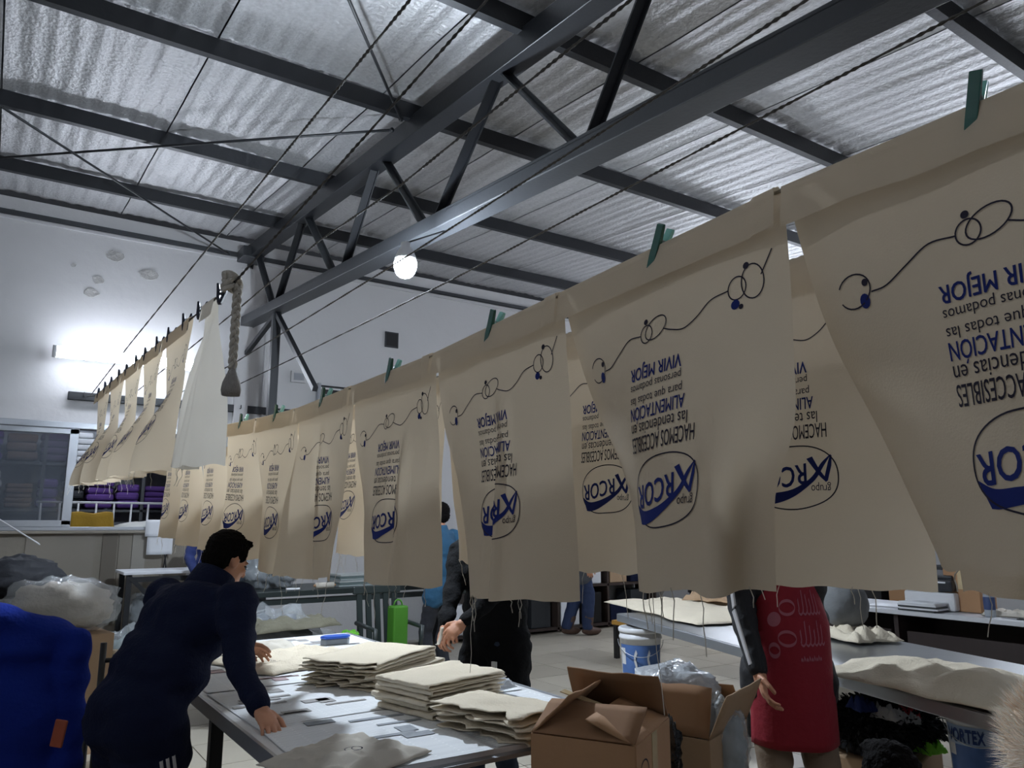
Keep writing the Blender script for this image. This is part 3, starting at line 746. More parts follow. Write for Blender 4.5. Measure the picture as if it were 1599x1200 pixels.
# ============================================================ PEOPLE
def ik(a, t, l1, l2, pole):
    a, t, pole = Vector(a), Vector(t), Vector(pole); d = t - a; L_ = d.length
    mxl = (l1 + l2) * 0.995
    if L_ > mxl: t = a + d.normalized()*mxl; d = t - a; L_ = mxl
    k = (l1*l1 - l2*l2 + L_*L_) / (2*L_); h = math.sqrt(max(0, l1*l1 - k*k)); dn = d.normalized()
    p = pole - dn*pole.dot(dn); p = p.normalized() if p.length > 1e-6 else Vector((0, 0, 1))
    return a + dn*k + p*h, t
def hand_mesh(wr, dirv, palm_n, thumb_side, curl=0.5, sc=1.0, spread=0.06):
    """five separate bent fingers on a palm"""
    z = Vector(dirv).normalized(); n = Vector(palm_n); n = (n - z*n.dot(z)).normalized(); x = n.cross(z) * thumb_side   # x points to the thumb
    mb = MB(); F = Matrix((x, n, z)).transposed()
    mb.ell(wr + z*0.045*sc, (0.042*sc, 0.017*sc, 0.055*sc), F, 12, 8); mb.ell(wr + z*0.07*sc, (0.042*sc, 0.015*sc, 0.03*sc), F, 12, 8)
    mb.taper(wr - z*0.03*sc, wr + z*0.02*sc, 0.026*sc, 0.027*sc, 10)
    for k, (ox, ln, r) in enumerate(((0.031, 0.078, 0.0088), (0.0105, 0.086, 0.0092), (-0.0105, 0.080, 0.0088), (-0.030, 0.062, 0.0078))):
        p = wr + z*(0.088 - 0.006*abs(k - 1))*sc + x*ox*sc; a = 0.12 + curl*0.35; pts = [p]; ang = a
        for seg, f_ in enumerate((0.45, 0.31, 0.24)):
            d = (z*math.cos(ang) + n*math.sin(ang) + x*spread*(1 - k*0.66)).normalized(); p = p + d*ln*f_*sc; pts.append(p); ang += curl*(0.75 + 0.1*k)
        for i in range(3): mb.taper(pts[i], pts[i+1], r*sc*(1 - .07*i), r*sc*(.93 - .07*i), 8)
    p = wr + z*0.025*sc + x*0.032*sc; pts = [p]
    for d, ln in (((z*0.65 + x*0.7 + n*.25), 0.042), ((z*0.9 + x*0.25 + n*(.2 + curl*.4)), 0.034), ((z*0.95 - x*0.05 + n*(.2 + curl*.5)), 0.027)): p = p + d.normalized()*ln*sc; pts.append(p)
    for i in range(3): mb.taper(pts[i], pts[i+1], (0.0125 - .0015*i)*sc, (0.011 - .0015*i)*sc, 8)
    return fuse(mb, 0.0042, 2)
def head_mesh(c, fwd, up, sc=1.0):
    f_ = Vector(fwd).normalized(); u = Vector(up); u = (u - f_*u.dot(f_)).normalized(); r = f_.cross(u); F = Matrix((r, f_, u)).transposed()
    P = lambda x, y, z: c + (r*x + f_*y + u*z)*sc
    mb = MB()
    mb.ell(P(0, -.012, .035), (.074*sc, .094*sc, .085*sc), F, 18, 12); mb.ell(P(0, .02, -.03), (.062*sc, .072*sc, .085*sc), F, 16, 10)
    mb.ell(P(0, .055, -.088), (.03*sc, .028*sc, .024*sc), F, 10, 8); mb.ell(P(0, .025, -.07), (.05*sc, .05*sc, .04*sc), F, 12, 8)
    mb.ell(P(0, .078, .018), (.05*sc, .016*sc, .012*sc), F, 12, 6)                       # brow
    for s_ in (-1, 1):
        mb.ell(P(s_*.038, .066, -.022), (.022*sc, .018*sc, .02*sc), F, 10, 6)           # cheek
        mb.ell(P(s_*.074, -.005, -.005), (.008*sc, .02*sc, .032*sc), F, 8, 8)           # ear
    mb.taper(P(0, .088, .012), P(0, .108, -.028), .008*sc, .013*sc, 8)                   # nose
    mb.ell(P(0, .088, -.058), (.024*sc, .01*sc, .006*sc), F, 10, 6); mb.ell(P(0, .087, -.068), (.021*sc, .01*sc, .006*sc), F, 10, 6)
    return fuse(mb, 0.0065, 2), P, F
def hair_mesh(P, F, sc, long_=0.0):
    mb = MB()
    mb.ell(P(0, -.022, .048), (.083*sc, .098*sc, .088*sc), F, 18, 12); mb.ell(P(0, -.055, 0.0), (.075*sc, .06*sc, .075*sc), F, 14, 10)
    for s_ in (-1, 1): mb.ell(P(s_*.066, .005, .03), (.016*sc, .045*sc, .035*sc), F, 8, 6)
    mb.ell(P(0, .05, .1), (.06*sc, .035*sc, .02*sc), F, 12, 8)
    if long_: mb.ell(P(0, -.06, -.08 - long_/2), (.075*sc, .045*sc, .09*sc + long_/2), F, 14, 10)
    return fuse(mb, 0.008, 1, disp=0.006, dscale=60)

def person(label, loc, face, H=1.72, lean=0.0, twist=0.0, lh=None, rh=None, jacket=NAVY, trousers=BLACKC, hem=0.14, stance=0.11, stride=0.0, head_turn=0.0, head_pitch=0.0, curl=0.6, shoes=BLACKC, build=1.0, sleeves=True, collar=True, long_hair=0.0, hair=HAIR, jfold=0.008, group=None, extra=None, shirt_name='jacket', boot=False, leg=1.0, elbow=None):
    k = H / 1.75; f_ = Vector((face[0], face[1], 0)).normalized(); r = Vector((f_.y, -f_.x, 0)); Z = Vector((0, 0, 1))
    base = Vector((loc[0], loc[1], 0)); root = empty('person', base, label, 'person', group)
    pel = base + Z*0.95*k - f_*math.sin(lean)*0.10
    sp = (Z*math.cos(lean) + f_*math.sin(lean)).normalized(); sn = (f_*math.cos(lean) - Z*math.sin(lean)).normalized()
    wst = pel + sp*0.17*k; chest = pel + sp*0.36*k; shd = pel + sp*0.49*k; neck = shd + sp*0.06*k + sn*0.01
    rs = (r*math.cos(twist) + f_*math.sin(twist)).normalized()
    sh = {s_: shd + rs*s_*0.18*k*build - sp*0.015 for s_ in (-1, 1)}
    FT = Matrix((rs, sn, sp)).transposed()
    el, wr = {}, {}
    for s_, t in ((-1, lh), (1, rh)):
        if t is None: t = sh[s_] - Z*0.53*k + r*s_*0.07 + f_*0.05
        pole = -Z*0.35 - f_*0.7 + r*s_*0.6 if elbow is None else Vector(elbow)
        el[s_], wr[s_] = ik(sh[s_], t, 0.285*k, 0.255*k, pole)
    hp = {s_: pel + r*s_*0.085*k - Z*0.03 for s_ in (-1, 1)}; an = {}; kn_ = {}
    for s_ in (-1, 1):
        t = base + r*s_*stance + f_*stride*s_ + Z*0.085*k
        kn_[s_], an[s_] = ik(hp[s_], t, 0.43*k, 0.43*k, f_)
    # clothing: jacket with sleeves
    mb = MB(); b = build; I = 1.0
    mb.ell(chest + sn*0.005, (.175*k*b, .125*k*b, .19*k), FT, 18, 12); mb.ell(shd - sp*.02, (.195*k*b, .085*k*b, .075*k), FT, 18, 10)
    mb.ell(wst, (.17*k*b, .128*k*b, .20*k), FT, 18, 12); mb.ell(pel, (.168*k*b, .128*k*b, .16*k), FT, 18, 12)
    if hem > 0.05:
        hb = pel - Z*hem; mb.ell(hb + Z*0.05, (.165*k*b, .13*k*b, .10*k), Matrix((r, f_, Z)).transposed(), 18, 10)
        for s_ in (-1, 1): mb.taper(hp[s_], hp[s_].lerp(kn_[s_], min(.85, hem/.4)), .107*k*b, .108*k*b, 14)
    for s_ in (-1, 1):
        a2 = wr[s_] if sleeves else sh[s_].lerp(el[s_], 0.55)
        if sleeves:
            mb.taper(sh[s_], el[s_], .068*k*b, .056*k, 12); mb.taper(el[s_], wr[s_].lerp(el[s_], .06), .056*k, .040*k, 12)
        else: mb.taper(sh[s_], a2, .068*k*b, .06*k, 12)
    if collar: mb.tube([neck - sp*.05, neck + sp*.035], [.075*k, .066*k], 14)
    jk = fuse(mb, 0.014, 4, disp=jfold, dscale=9, seed=loc[0]*3.3)
    jo = obj(shirt_name, jk, jacket, root)
    # trousers
    mb = MB(); mb.ell(pel - Z*.03, (.165*k*b, .12*k*b, .13*k), FT, 16, 10)
    for s_ in (-1, 1):
        mb.taper(hp[s_], kn_[s_], .092*k*b, .068*k*leg, 12); mb.taper(kn_[s_], an[s_] + Z*.03*(leg > 1), .068*k*leg, .056*k*leg, 12)
    to = obj('trousers', fuse(mb, 0.016, 4, disp=.007, dscale=9, seed=loc[1]), trousers, root)
    for s_ in (-1, 1):
        mb = MB(); a = an[s_]; FS = Matrix((r, f_, Z)).transposed()
        mb.ell(a + f_*.05 - Z*.04*k, (.047, .13, .042), FS, 14, 8); mb.ell(a - f_*.02, (.045, .055, .06), FS, 12, 8)
        mb.ell(a + f_*.11 - Z*.052*k, (.044, .075, .032), FS, 12, 8)
        if boot: mb.taper(a, a.lerp(kn_[s_], .35), .07, .085, 12); mb.ell(a + f_*.06 - Z*.03*k, (.065, .15, .055), FS, 14, 8)
        me = fuse(mb, 0.010, 3)
        for v_ in me.vertices: v_.co.z = max(v_.co.z, 0.002)
        obj('shoe', me, shoes, root)
    # body: head, neck, arms, hands, legs as one skin
    hd = (Quaternion(Z, head_turn) @ f_); hf = (hd*math.cos(head_pitch) - Z*math.sin(head_pitch)).normalized()
    hu = (Z*math.cos(head_pitch) + hd*math.sin(head_pitch)).normalized()
    hc = neck + (sp*.55 + hu*.45)*0.125*k + hf*.025
    hm, P, F = head_mesh(hc, hf, hu, k)
    mb = MB(); mb.taper(neck - sp*.06, hc - hu*.04*k - hf*.012, .058*k, .05*k, 12)
    mb.ell(chest, (.14*k, .09*k, .19*k), FT, 14, 10); mb.ell(pel, (.13*k, .09*k, .13*k), FT, 14, 10); mb.ell(wst, (.12*k, .085*k, .16*k), FT, 14, 10)
    for s_ in (-1, 1):
        mb.taper(sh[s_], el[s_], .045*k, .038*k, 10); mb.taper(el[s_], wr[s_], .038*k, .025*k, 10)
        mb.taper(hp[s_], kn_[s_], .07*k, .05*k, 10); mb.taper(kn_[s_], an[s_], .05*k, .035*k, 10)
    body = fuse(mb, 0.016, 3); parts = [body, hm]
    for s_ in (-1, 1):
        d = (wr[s_] - el[s_]).normalized(); pn = (f_*0.3 - r*s_) if abs(d.z) > .75 else Vector((0, 0, -1)) - r*s_*.5
        parts.append(hand_mesh(wr[s_], d, pn, -s_ if abs(d.z) > .75 else -s_, curl, k))
    obj('body', join_meshes('body', parts), SKIN, root)
    obj('hair', hair_mesh(P, F, k, long_hair), hair, root)
    for s_ in (-1, 1):
        mb = MB(); mb.ell(P(s_*.03, .0805, .002), (.011*k, .007*k, .006*k), F, 8, 6); mb.build('eye', mat('eye_dark', '#2a211c', .3), root, smooth=True)
    info = dict(root=root, sh=sh, el=el, wr=wr, pel=pel, hp=hp, kn=kn_, an=an, f=f_, r=r, sp=sp, sn=sn, rs=rs, chest=chest, k=k, neck=neck, jacket=jo, trousers=to)
    return info
def surf_strip(name, a, b2, outw, r0, r1, wd, m_, root, n=10, thick=0.004):
    """flat stripe lying along a sleeve or a trouser leg, on its outer side"""
    a, b2, outw = Vector(a), Vector(b2), Vector(outw); d = (b2 - a).normalized(); o = (outw - d*outw.dot(d)).normalized(); sd = d.cross(o); P = []
    for i in range(n + 1):
        t = i/n; c = a.lerp(b2, t) + o*(r0 + (r1 - r0)*t); P.append([c - sd*wd/2, c + o*thick, c + sd*wd/2])
    return MB().grid(P).build(name, m_, root, smooth=True)
WHITEC = mat('white_stripe', '#c9c9cc', 0.8, var=.05)

# man leaning over the table
hand = ray_z(408, 1108, 0.93); 
pa = person('man in dark navy jacket bent over the white table on the left', (0.585, 3.24), (0.91, 0.41), H=1.61, lean=0.55, twist=0.0, rh=hand, lh=Vector((1.15, 3.75, 0.93)), jacket=NAVY, trousers=BLACKC, hem=0.11, stance=0.13, stride=-0.10, head_turn=-0.05, head_pitch=0.40, curl=0.3, build=1.34, elbow=(-.25, -.25, -1), jfold=.012)
mb = MB(); FC = Matrix((pa['rs'], pa['sn'], pa['sp'])).transposed()
c0 = pa['neck']; pr = []
for z, rr in ((-.05, .098), (-.01, .092), (.03, .086), (.055, .082), (.058, .076), (.03, .074), (-.03, .08)): pr.append((rr, z))
mb.lathe(c0, pr, 22, FC); mb.build('collar', NAVY, pa['root'], smooth=True)
for j in range(3):
    off = pa['r']*1.0 - pa['f']*(.15 + .0*j)
    sd = (pa['kn'][1] - pa['hp'][1]).normalized().cross(off).normalized()
    surf_strip('white_stripe', pa['hp'][1] - Vector((0, 0, .10)) + sd*(j-1)*.022, pa['kn'][1] + sd*(j-1)*.022, off, .152, .112, .012, WHITEC, pa['trousers'])

# person in a black coat across the table
pb_ = person('person in long black coat tying a bundle at the right of the table', (2.42, 3.72), (-0.88, -0.42), H=1.70, lean=0.10, rh=Vector((2.02, 3.60, .98)), lh=Vector((2.00, 3.50, .98)), jacket=BLACKC, trousers=mat('dark_jeans', '#1c2b3f', .85, var=.15, scale=12, bump=.2), hem=0.34, curl=0.9, head_pitch=.5, build=1.2, jfold=.014, long_hair=.12)
tg = ray_x(831, 1066, 2.2)
MB().box(pb_['pel'] + Vector((-.12, -.16, -.12)), (.012, .03, .045), Matrix.Rotation(.3, 3, 'Z')).build('tag', PAPER, pb_['jacket'])

# man in a red apron by the cartons
RED = mat('red_apron', '#8a1226', 0.8, var=.08, scale=6, bump=.2, bscale=30)
TRACK = mat('black_track_top', '#17181d', 0.75, var=.15, scale=10, bump=.2)
KHAKI = mat('khaki_trousers', '#7f6f5e', 0.85, var=.1, scale=8, bump=.2)
pc = person('man in red apron over a black striped track top beside the cartons', (2.95, 2.22), (-0.62, -0.78), H=1.75, lean=0.02, rh=ray_d(1200, 1128, 2.98), lh=Vector((3.02, 2.42, .90)), jacket=TRACK, trousers=KHAKI, hem=0.06, curl=0.5, head_pitch=.35, build=1.1)
# apron: a bib and skirt standing just proud of the chest
P = []; fpc, rpc = pc['f'], pc['r']
for i in range(25):
    t = i/24; z = 1.36 - t*0.72; row = []
    for j in range(21):
        u = (j/20 - .5)*2
        hw = (0.10 + 0.065*min(1, t*3))*(1 if t < .6 else 1 + (t-.6)*.12)
        ang = u*1.25; ctr = Vector((2.95, 2.22, z)) + pc['f']*0.0
        rad = .185 + .02*sstep((t-.4)*2)
        row.append(ctr + rpc*math.sin(ang)*hw*1.08 + fpc*(math.cos(ang)*rad*.98 + .006*math.sin(u*7 + t*4)*t))
    P.append(row)
ap = MB().grid(P).build('apron', RED, pc['root'], smooth=True)
sd_ = ap.modifiers.new('thick', 'SOLIDIFY'); sd_.thickness = .004; sd_.offset = 1
PINK = mat('faded_pink_print', '#a4606f', .8, var=.1, scale=20)
def ap_pt(u, z, off=.006):
    t = (1.36 - z)/.72; hw = (0.10 + 0.065*min(1, t*3))*(1 if t < .6 else 1 + (t-.6)*.12); ang = u*1.25; rad = .185 + .02*sstep((t-.4)*2)
    return Vector((2.95, 2.22, z)) + rpc*math.sin(ang)*hw*1.08 + fpc*(math.cos(ang)*rad*.98 + .006*math.sin(u*7+t*4)*t + off)
pm = MB()
def ap_add(VF):
    V, F = VF; pm.add([ap_pt(-x, y) for x, y in V], F)
for zc in (1.20, 1.075):
    ap_add(ribbon(ring(-.18, zc, .16, .028), .012, True)); 
    if zc > 1.15: ap_add(disc(-.42, zc - .05, .13, 18, .030))
    else: ap_add(ribbon(ring(-.42, zc - .05, .10, .024), .016, True))
    for j in range(6):
        x0 = .06 + j*.095; h_ = .035 + .018*((j*5) % 3)
        ap_add(ribbon([(x0, zc - .02), (x0 + .012, zc), (x0 - .005, zc + h_)], .022)); 
        ap_add(ribbon(smoothline([(x0, zc - .02), (x0 + .045, zc - .028), (x0 + .09, zc - .018)], 4), .009))
for j in range(9): ap_add(ribbon([(.04 + j*.052, .988), (.05 + j*.052, .996 + .008*(j % 2)), (.075 + j*.052, .990)], .012))
pm.build('faded_print', PINK, ap)
for s_ in (1, -1):
    for j in range(3):
        sd = (pc['el'][s_] - pc['sh'][s_]).normalized().cross(rpc).normalized()
        ow = rpc*s_*.55 + Vector((-.75, -.66, 0))
        surf_strip('white_stripe', pc['el'][s_] + sd*(j-1)*.018, pc['wr'][s_].lerp(pc['el'][s_], .1) + sd*(j-1)*.012, ow, .064, .05, .010, WHITEC, pc['jacket'])
        surf_strip('white_stripe', pc['sh'][s_] + sd*(j-1)*.018, pc['el'][s_].lerp(pc['sh'][s_], .05) + sd*(j-1)*.018, ow, .083, .066, .011, WHITEC, pc['jacket'])

# people deeper in the room
gz_y = min(ray_z(480, 922, .92).y, 7.9)
JEANS = mat('blue_jeans', '#22304f', .85, var=.15, scale=12, bump=.2)
BOOT = mat('brown_leather', '#4a352a', .6, var=.15, scale=12)
bw_ = ray_z(880, 968, 0.0)
sc8 = 8.9 / bw_.y
person('person in blue jeans and brown boots walking at the far side of the room', (bw_.x*sc8 + .1, 8.72), (.95, -.3), H=1.84, trousers=JEANS, shoes=BOOT, jacket=mat('grey_knit', '#4b4d52', .9, var=.1), stride=.13, stance=.06, boot=True, build=1.35, leg=1.35)
person('person in blue shirt and dark trousers standing by the green bench', (3.75, 6.75), (-.35, .95), H=1.74, trousers=mat('charcoal_trousers', '#23242a', .9, var=.15, scale=10, bump=.2), jacket=mat('teal_shirt', '#24506e', .85, var=.1, scale=8, bump=.2), sleeves=False, hem=.08, rh=Vector((3.98, 6.45, 1.28)), lh=Vector((3.45, 7.1, 1.15)), shirt_name='shirt')
person('person in royal blue jacket half hidden behind the far panels', (2.1, 8.9), (.2, -1), H=1.72, trousers=BLACKC, jacket=mat('royal_blue_cloth', '#1f2f66', .85, var=.1, scale=8, bump=.2), lh=Vector((2.6, 8.5, 1.05)), rh=Vector((1.85, 8.5, 1.05)), head_pitch=.4)
person('person in dark red shirt beyond the desk at the right edge', (8.3, 3.15), (-1, -.1), H=1.70, trousers=BLACKC, jacket=mat('dark_red_shirt', '#6d1622', .85, var=.1, scale=8, bump=.2), shirt_name='shirt', lh=Vector((7.85, 2.85, .95)), rh=Vector((7.85, 3.4, .95)))
# ============================================================ FURNITURE AND GOODS
rnd = random.Random(11)
# ---- cutting table with newspaper
TZ = 0.87; TX0, TX1, TY0, TY1 = 0.79, 1.95, 2.10, 4.72
tbl = empty('cutting_table', ((TX0+TX1)/2, (TY0+TY1)/2, 0), 'long white cutting table covered with newspaper', 'table')
MB().box(((TX0+TX1)/2, (TY0+TY1)/2, TZ - .02), (TX1-TX0, TY1-TY0, .04)).build('tabletop', mat('white_laminate', '#d0d1d2', .4, var=.06, scale=4), tbl, bevel=.003)
for a, c in (((TX0-.006, TY0), (TX0-.006, TY1)), ((TX1+.006, TY0), (TX1+.006, TY1))):
    MB().bar((a[0], a[1], TZ-.022), (c[0], c[1], TZ-.022), .012, .05).build('metal_edge', ALU, tbl)
for a, c in (((TX0, TY0-.006), (TX1, TY0-.006)), ((TX0, TY1+.006), (TX1, TY1+.006))):
    MB().bar((a[0], a[1], TZ-.022), (c[0], c[1], TZ-.022), .05, .012).build('metal_edge', ALU, tbl)
for x in (TX0+.08, TX1-.08):
    for y in (TY0+.1, (TY0+TY1)/2, TY1-.1): MB().box((x, y, (TZ-.04)/2), (.05, .05, TZ-.04)).build('leg', STEEL, tbl, bevel=.004)
    MB().bar((x, TY0+.1, .18), (x, TY1-.1, .18), .04, .04).build('stretcher', STEEL, tbl)
# newspaper sheets
def newsmat(i):
    m = brickmat('newsprint_%d' % i, '#d3d6d8', '#c2c6c9', '#e2e4e5', 1.0, .17, .012 + .004*(i % 2), .004, .8)
    return m
nws = ['newspaper sheet at the far left corner of the cutting table', 'newspaper sheet at the far right of the cutting table', 'newspaper sheet under the leaning man\'s hand', 'newspaper sheet between the folded bundles', 'newspaper sheet at the near left of the cutting table', 'newspaper sheet in the middle front of the cutting table', 'newspaper sheet by the near right bundle', 'newspaper sheet at the near end of the cutting table']
k = 0
for j in range(4):
    for i in range(2):
        x0 = TX0 + .03 + i*.56; y0 = TY1 - .05 - (j+1)*.645; a = rnd.uniform(-.03, .03); R = Matrix.Rotation(a, 3, 'Z'); c = Vector((x0 + .27, y0 + .32, TZ + .0015 + .0007*((i+j) % 2)))
        P = []
        for p in range(7):
            P.append([c + R @ Vector(((p/6-.5)*.54, (q/8-.5)*.63, .002*noise.noise(Vector((p*.7+k*9, q*.7, k))) + .0012)) for q in range(9)])
        me = MB().grid(P); s_ = me.build('newspaper', newsmat(k), smooth=True); setp(s_, nws[k], 'newspaper', 'newspaper sheets on the cutting table')
        # dark picture blocks and headlines lying flat on the sheet
        for q in range(9):
            u, v2 = rnd.uniform(-.2, .2), rnd.uniform(-.27, .27); sx, sy = rnd.choice(((.10, .05), (.16, .02), (.20, .025), (.06, .07)))
            MB().box(c + R @ Vector((u, v2, .0035)), (sx, sy, .0008), R).build('printed_block', mat('news_picture_%d' % (k % 3), ['#8b9095', '#979593', '#a08c8d'][k % 3], .8, var=.35, scale=30), s_)
        k += 1

def folded(c, size, ang, label, group, m_=CREAM, seed=0, flop=0.0):
    """one folded cloth: two layers with a round fold on one side and rucked open edges"""
    w_, d_, h_ = size; R = Matrix.Rotation(ang, 3, 'Z'); n1, n2 = 22, 12; P = []
    prof = []
    for i in range(n1):                                        # lower layer, fold, upper layer
        prof.append((-.5 + i/(n1-1), 0.0, 0))
    for i in range(1, 6):
        a = math.pi*i/6; prof.append((.5 + math.sin(a)*h_/w_*.5, (1 - math.cos(a))*.5, 1))
    for i in range(n1): prof.append((.5 - i/(n1-1)*1.0, 1.0, 2))
    for j in range(n2+1):
        v = j/n2 - .5; row = []
        for (u, hh, s_) in prof:
            sh_ = .034*noise.noise(Vector((v*6 + seed*5, hh*3, seed)))*(.5 - u)*2
            z = hh*h_*(.85 + .3*noise.noise(Vector((u*3 + seed, v*3, 4 + seed)))) + .004*noise.noise(Vector((u*9, v*9, seed*2))) + (hh > .5)*.003 - flop*max(0, -u - .2)**2*hh*2
            row.append(Vector(c) + R @ Vector((u*w_ + sh_, v*d_*(1 + .02*noise.noise(Vector((u*5, seed, 1)))), max(.0005, z))))
        P.append(row)
    o = MB().grid(P).build('folded_cloth', m_, smooth=True); s2 = o.modifiers.new('t', 'SOLIDIFY'); s2.thickness = .0035; s2.offset = 1
    return setp(o, label, 'folded cloth', group)
def stack(p, n, size, ang, where, group, seed, jit=.026):
    z = p[2]
    for i in range(n):
        nm = 'bottom' if i == 0 else ('top' if i == n-1 else ORD[i] + ' from the bottom')
        folded((p[0] + rnd.uniform(-jit, jit), p[1] + rnd.uniform(-jit, jit), z), size, ang + rnd.uniform(-.06, .06), 'cream folded cloth, %s of the %s' % (nm, where), group, seed=seed + i)
        z += size[2] + .0025
    return z
s1 = ray_z(585, 1040, TZ + .05); stack((s1.x, s1.y, TZ + .004), 6, (.52, .36, .016), .55, 'long middle bundle', 'cloths of the middle bundle', 1)
s2 = ray_z(684, 1080, TZ + .05); zt2 = stack((s2.x, s2.y, TZ + .004), 6, (.38, .30, .017), -2.9, 'bundle being tied', 'cloths of the tied bundle', 20)
s3 = ray_z(786, 1126, TZ + .03); stack((s3.x, s3.y, TZ + .004), 3, (.24, .40, .026), .25, 'near right bundle', 'cloths of the near bundle', 40)
# tie strip over the tied bundle, pale plastic wrap at its end
def wavy(c, size, ang, seed, amp, n=26, fall=.25, zmin=None):
    P = []; R = Matrix.Rotation(ang, 3, 'Z')
    for i in range(n+1):
        row = []
        for j in range(n+1):
            u, v = i/n - .5, j/n - .5; ed = min(.5 - abs(u), .5 - abs(v))*2
            uu = u*(1 + .12*noise.noise(Vector((v*5, seed, 1)))); vv = v*(1 + .12*noise.noise(Vector((u*5, seed, 7))))
            q = Vector((u*3.2 + seed*3, v*3.2, seed)); rg = abs(noise.noise(q)) + .4*abs(noise.noise(q*2.1)) + .22*abs(noise.noise(q*3.7)) + .05*noise.noise(q*7)
            h = amp*(.35 + rg)*min(1, ed/fall + .12) + .002
            row.append(Vector(c) + R @ Vector((uu*size[0], vv*size[1], h)))
        P.append(row)
    return MB().grid(P)
def cloth_heap(c, size, ang, seed, amp, label, m_=CREAM, name='loose_cloth', cat='cloth', fall=.25):
    o = wavy(c, size, ang, seed, amp, fall=fall).build(name, m_, smooth=True); s_ = o.modifiers.new('t', 'SOLIDIFY'); s_.thickness = .003; s_.offset = 1
    return setp(o, label, cat)
e_ = ray_z(455, 1035, TZ); cloth_heap((e_.x, e_.y, TZ + .006), (.60, .50), .3, 3, .05, 'rumpled cream cloth spread beside the leaning man')
e_ = ray_z(400, 1015, TZ); oc = cloth_heap((e_.x, e_.y, TZ + .006), (.40, .34), -.2, 8, .028, 'white cloth with dark round print at the far left of the table', CANVASW)
pr_ = ray_z(415, 1034, TZ + .035); mb = MB()
for vf in (ribbon(ring(0, 0, .07, .045), .004, True), text_fit('ARCOR', -.05, .05, -.016, .016)):
    V, F = vf; mb.add([pr_ + Vector((x*.85 + y*.4, -x*.4 + y*.85, .004)) for x, y in V], F)
mb.build('printed_emblem', INKD, oc)
e_ = ray_z(540, 1190, TZ); oc = cloth_heap((e_.x, e_.y, TZ + .006), (.36, .34), .4, 12, .035, 'pale cloth with a ring print at the near end of the table', CANVASW)
mb = MB(); pr_ = ray_z(552, 1172, TZ + .04)
for vf in (ribbon(ring(0, 0, .026, .02), .003, True), ribbon(ring(.01, 0, .014, .017), .003, True)):
    V, F = vf; mb.add([pr_ + Vector((x, y, .004)) for x, y in V], F)
mb.build('printed_rings', INKD, oc)
e_ = ray_z(745, 1062, TZ + .06); cloth_heap((e_.x, e_.y, TZ + .03), (.22, .24), .2, 15, .05, 'pale plastic wrap around the end of the tied bundle', PLASTICM, 'plastic_wrap', 'plastic wrap')
hd_ = (pb_['wr'][1] + pb_['wr'][-1]) / 2
mb = MB(); P = []
tgt = Vector((s2.x, s2.y, zt2))
for i in range(15):
    t = i/14*.8; c = Vector((hd_.x - .09, hd_.y - .04, hd_.z)).lerp(Vector((hd_.x - .16, hd_.y - .10, TZ + .09)), t) + Vector((0, 0, -.03*math.sin(t*math.pi))); P.append([c + Vector((.006, -.006, 0)), c + Vector((-.006, .006, .003*math.sin(i)))])
tie = mb.grid(P).build('tie_strip', CANVASW, smooth=True); setp(tie, 'cloth strip held between the hands of the person in the black coat', 'cloth strip'); tie.modifiers.new('t', 'SOLIDIFY').thickness = .002
# blue-lidded tape and the dark eraser
c = ray_z(524, 1002, TZ + .02); t_ = empty('tape_dispenser', (c.x, c.y, TZ), 'small blue topped tape dispenser on the far side of the table', 'tape dispenser')
mb = MB(); mb.prism([(-.07, -.035), (.05, -.045), (.08, -.01), (.06, .035), (-.05, .04), (-.085, .01)], 0, .035, Matrix.Translation((c.x, c.y, TZ + .003))); mb.build('body', mat('clear_grey_plastic', '#70767c', .2, var=.1), t_, bevel=.004)
mb = MB(); mb.prism([(-.072, -.037), (.052, -.047), (.083, -.01), (.062, .037), (-.052, .042), (-.088, .01)], .035, .05, Matrix.Translation((c.x, c.y, TZ + .003))); mb.build('lid', mat('blue_plastic', '#1d4fb0', .3, var=.08), t_, bevel=.005)
MB().tube([Vector((c.x, c.y, TZ + .003)), Vector((c.x, c.y, TZ + .03))], .02, 12).build('roll', DARKB, t_)
c = ray_z(480, 1019, TZ + .01); t_ = empty('stapler', (c.x, c.y, TZ), 'small black stapler beside the rumpled cloth', 'stapler')
MB().box((c.x, c.y, TZ + .009), (.06, .022, .012), Matrix.Rotation(.5, 3, 'Z')).build('base', DARKB, t_, bevel=.003); MB().box((c.x, c.y, TZ + .022), (.055, .018, .012), Matrix.Rotation(.5, 3, 'Z')).build('arm', DARKB, t_, bevel=.004)

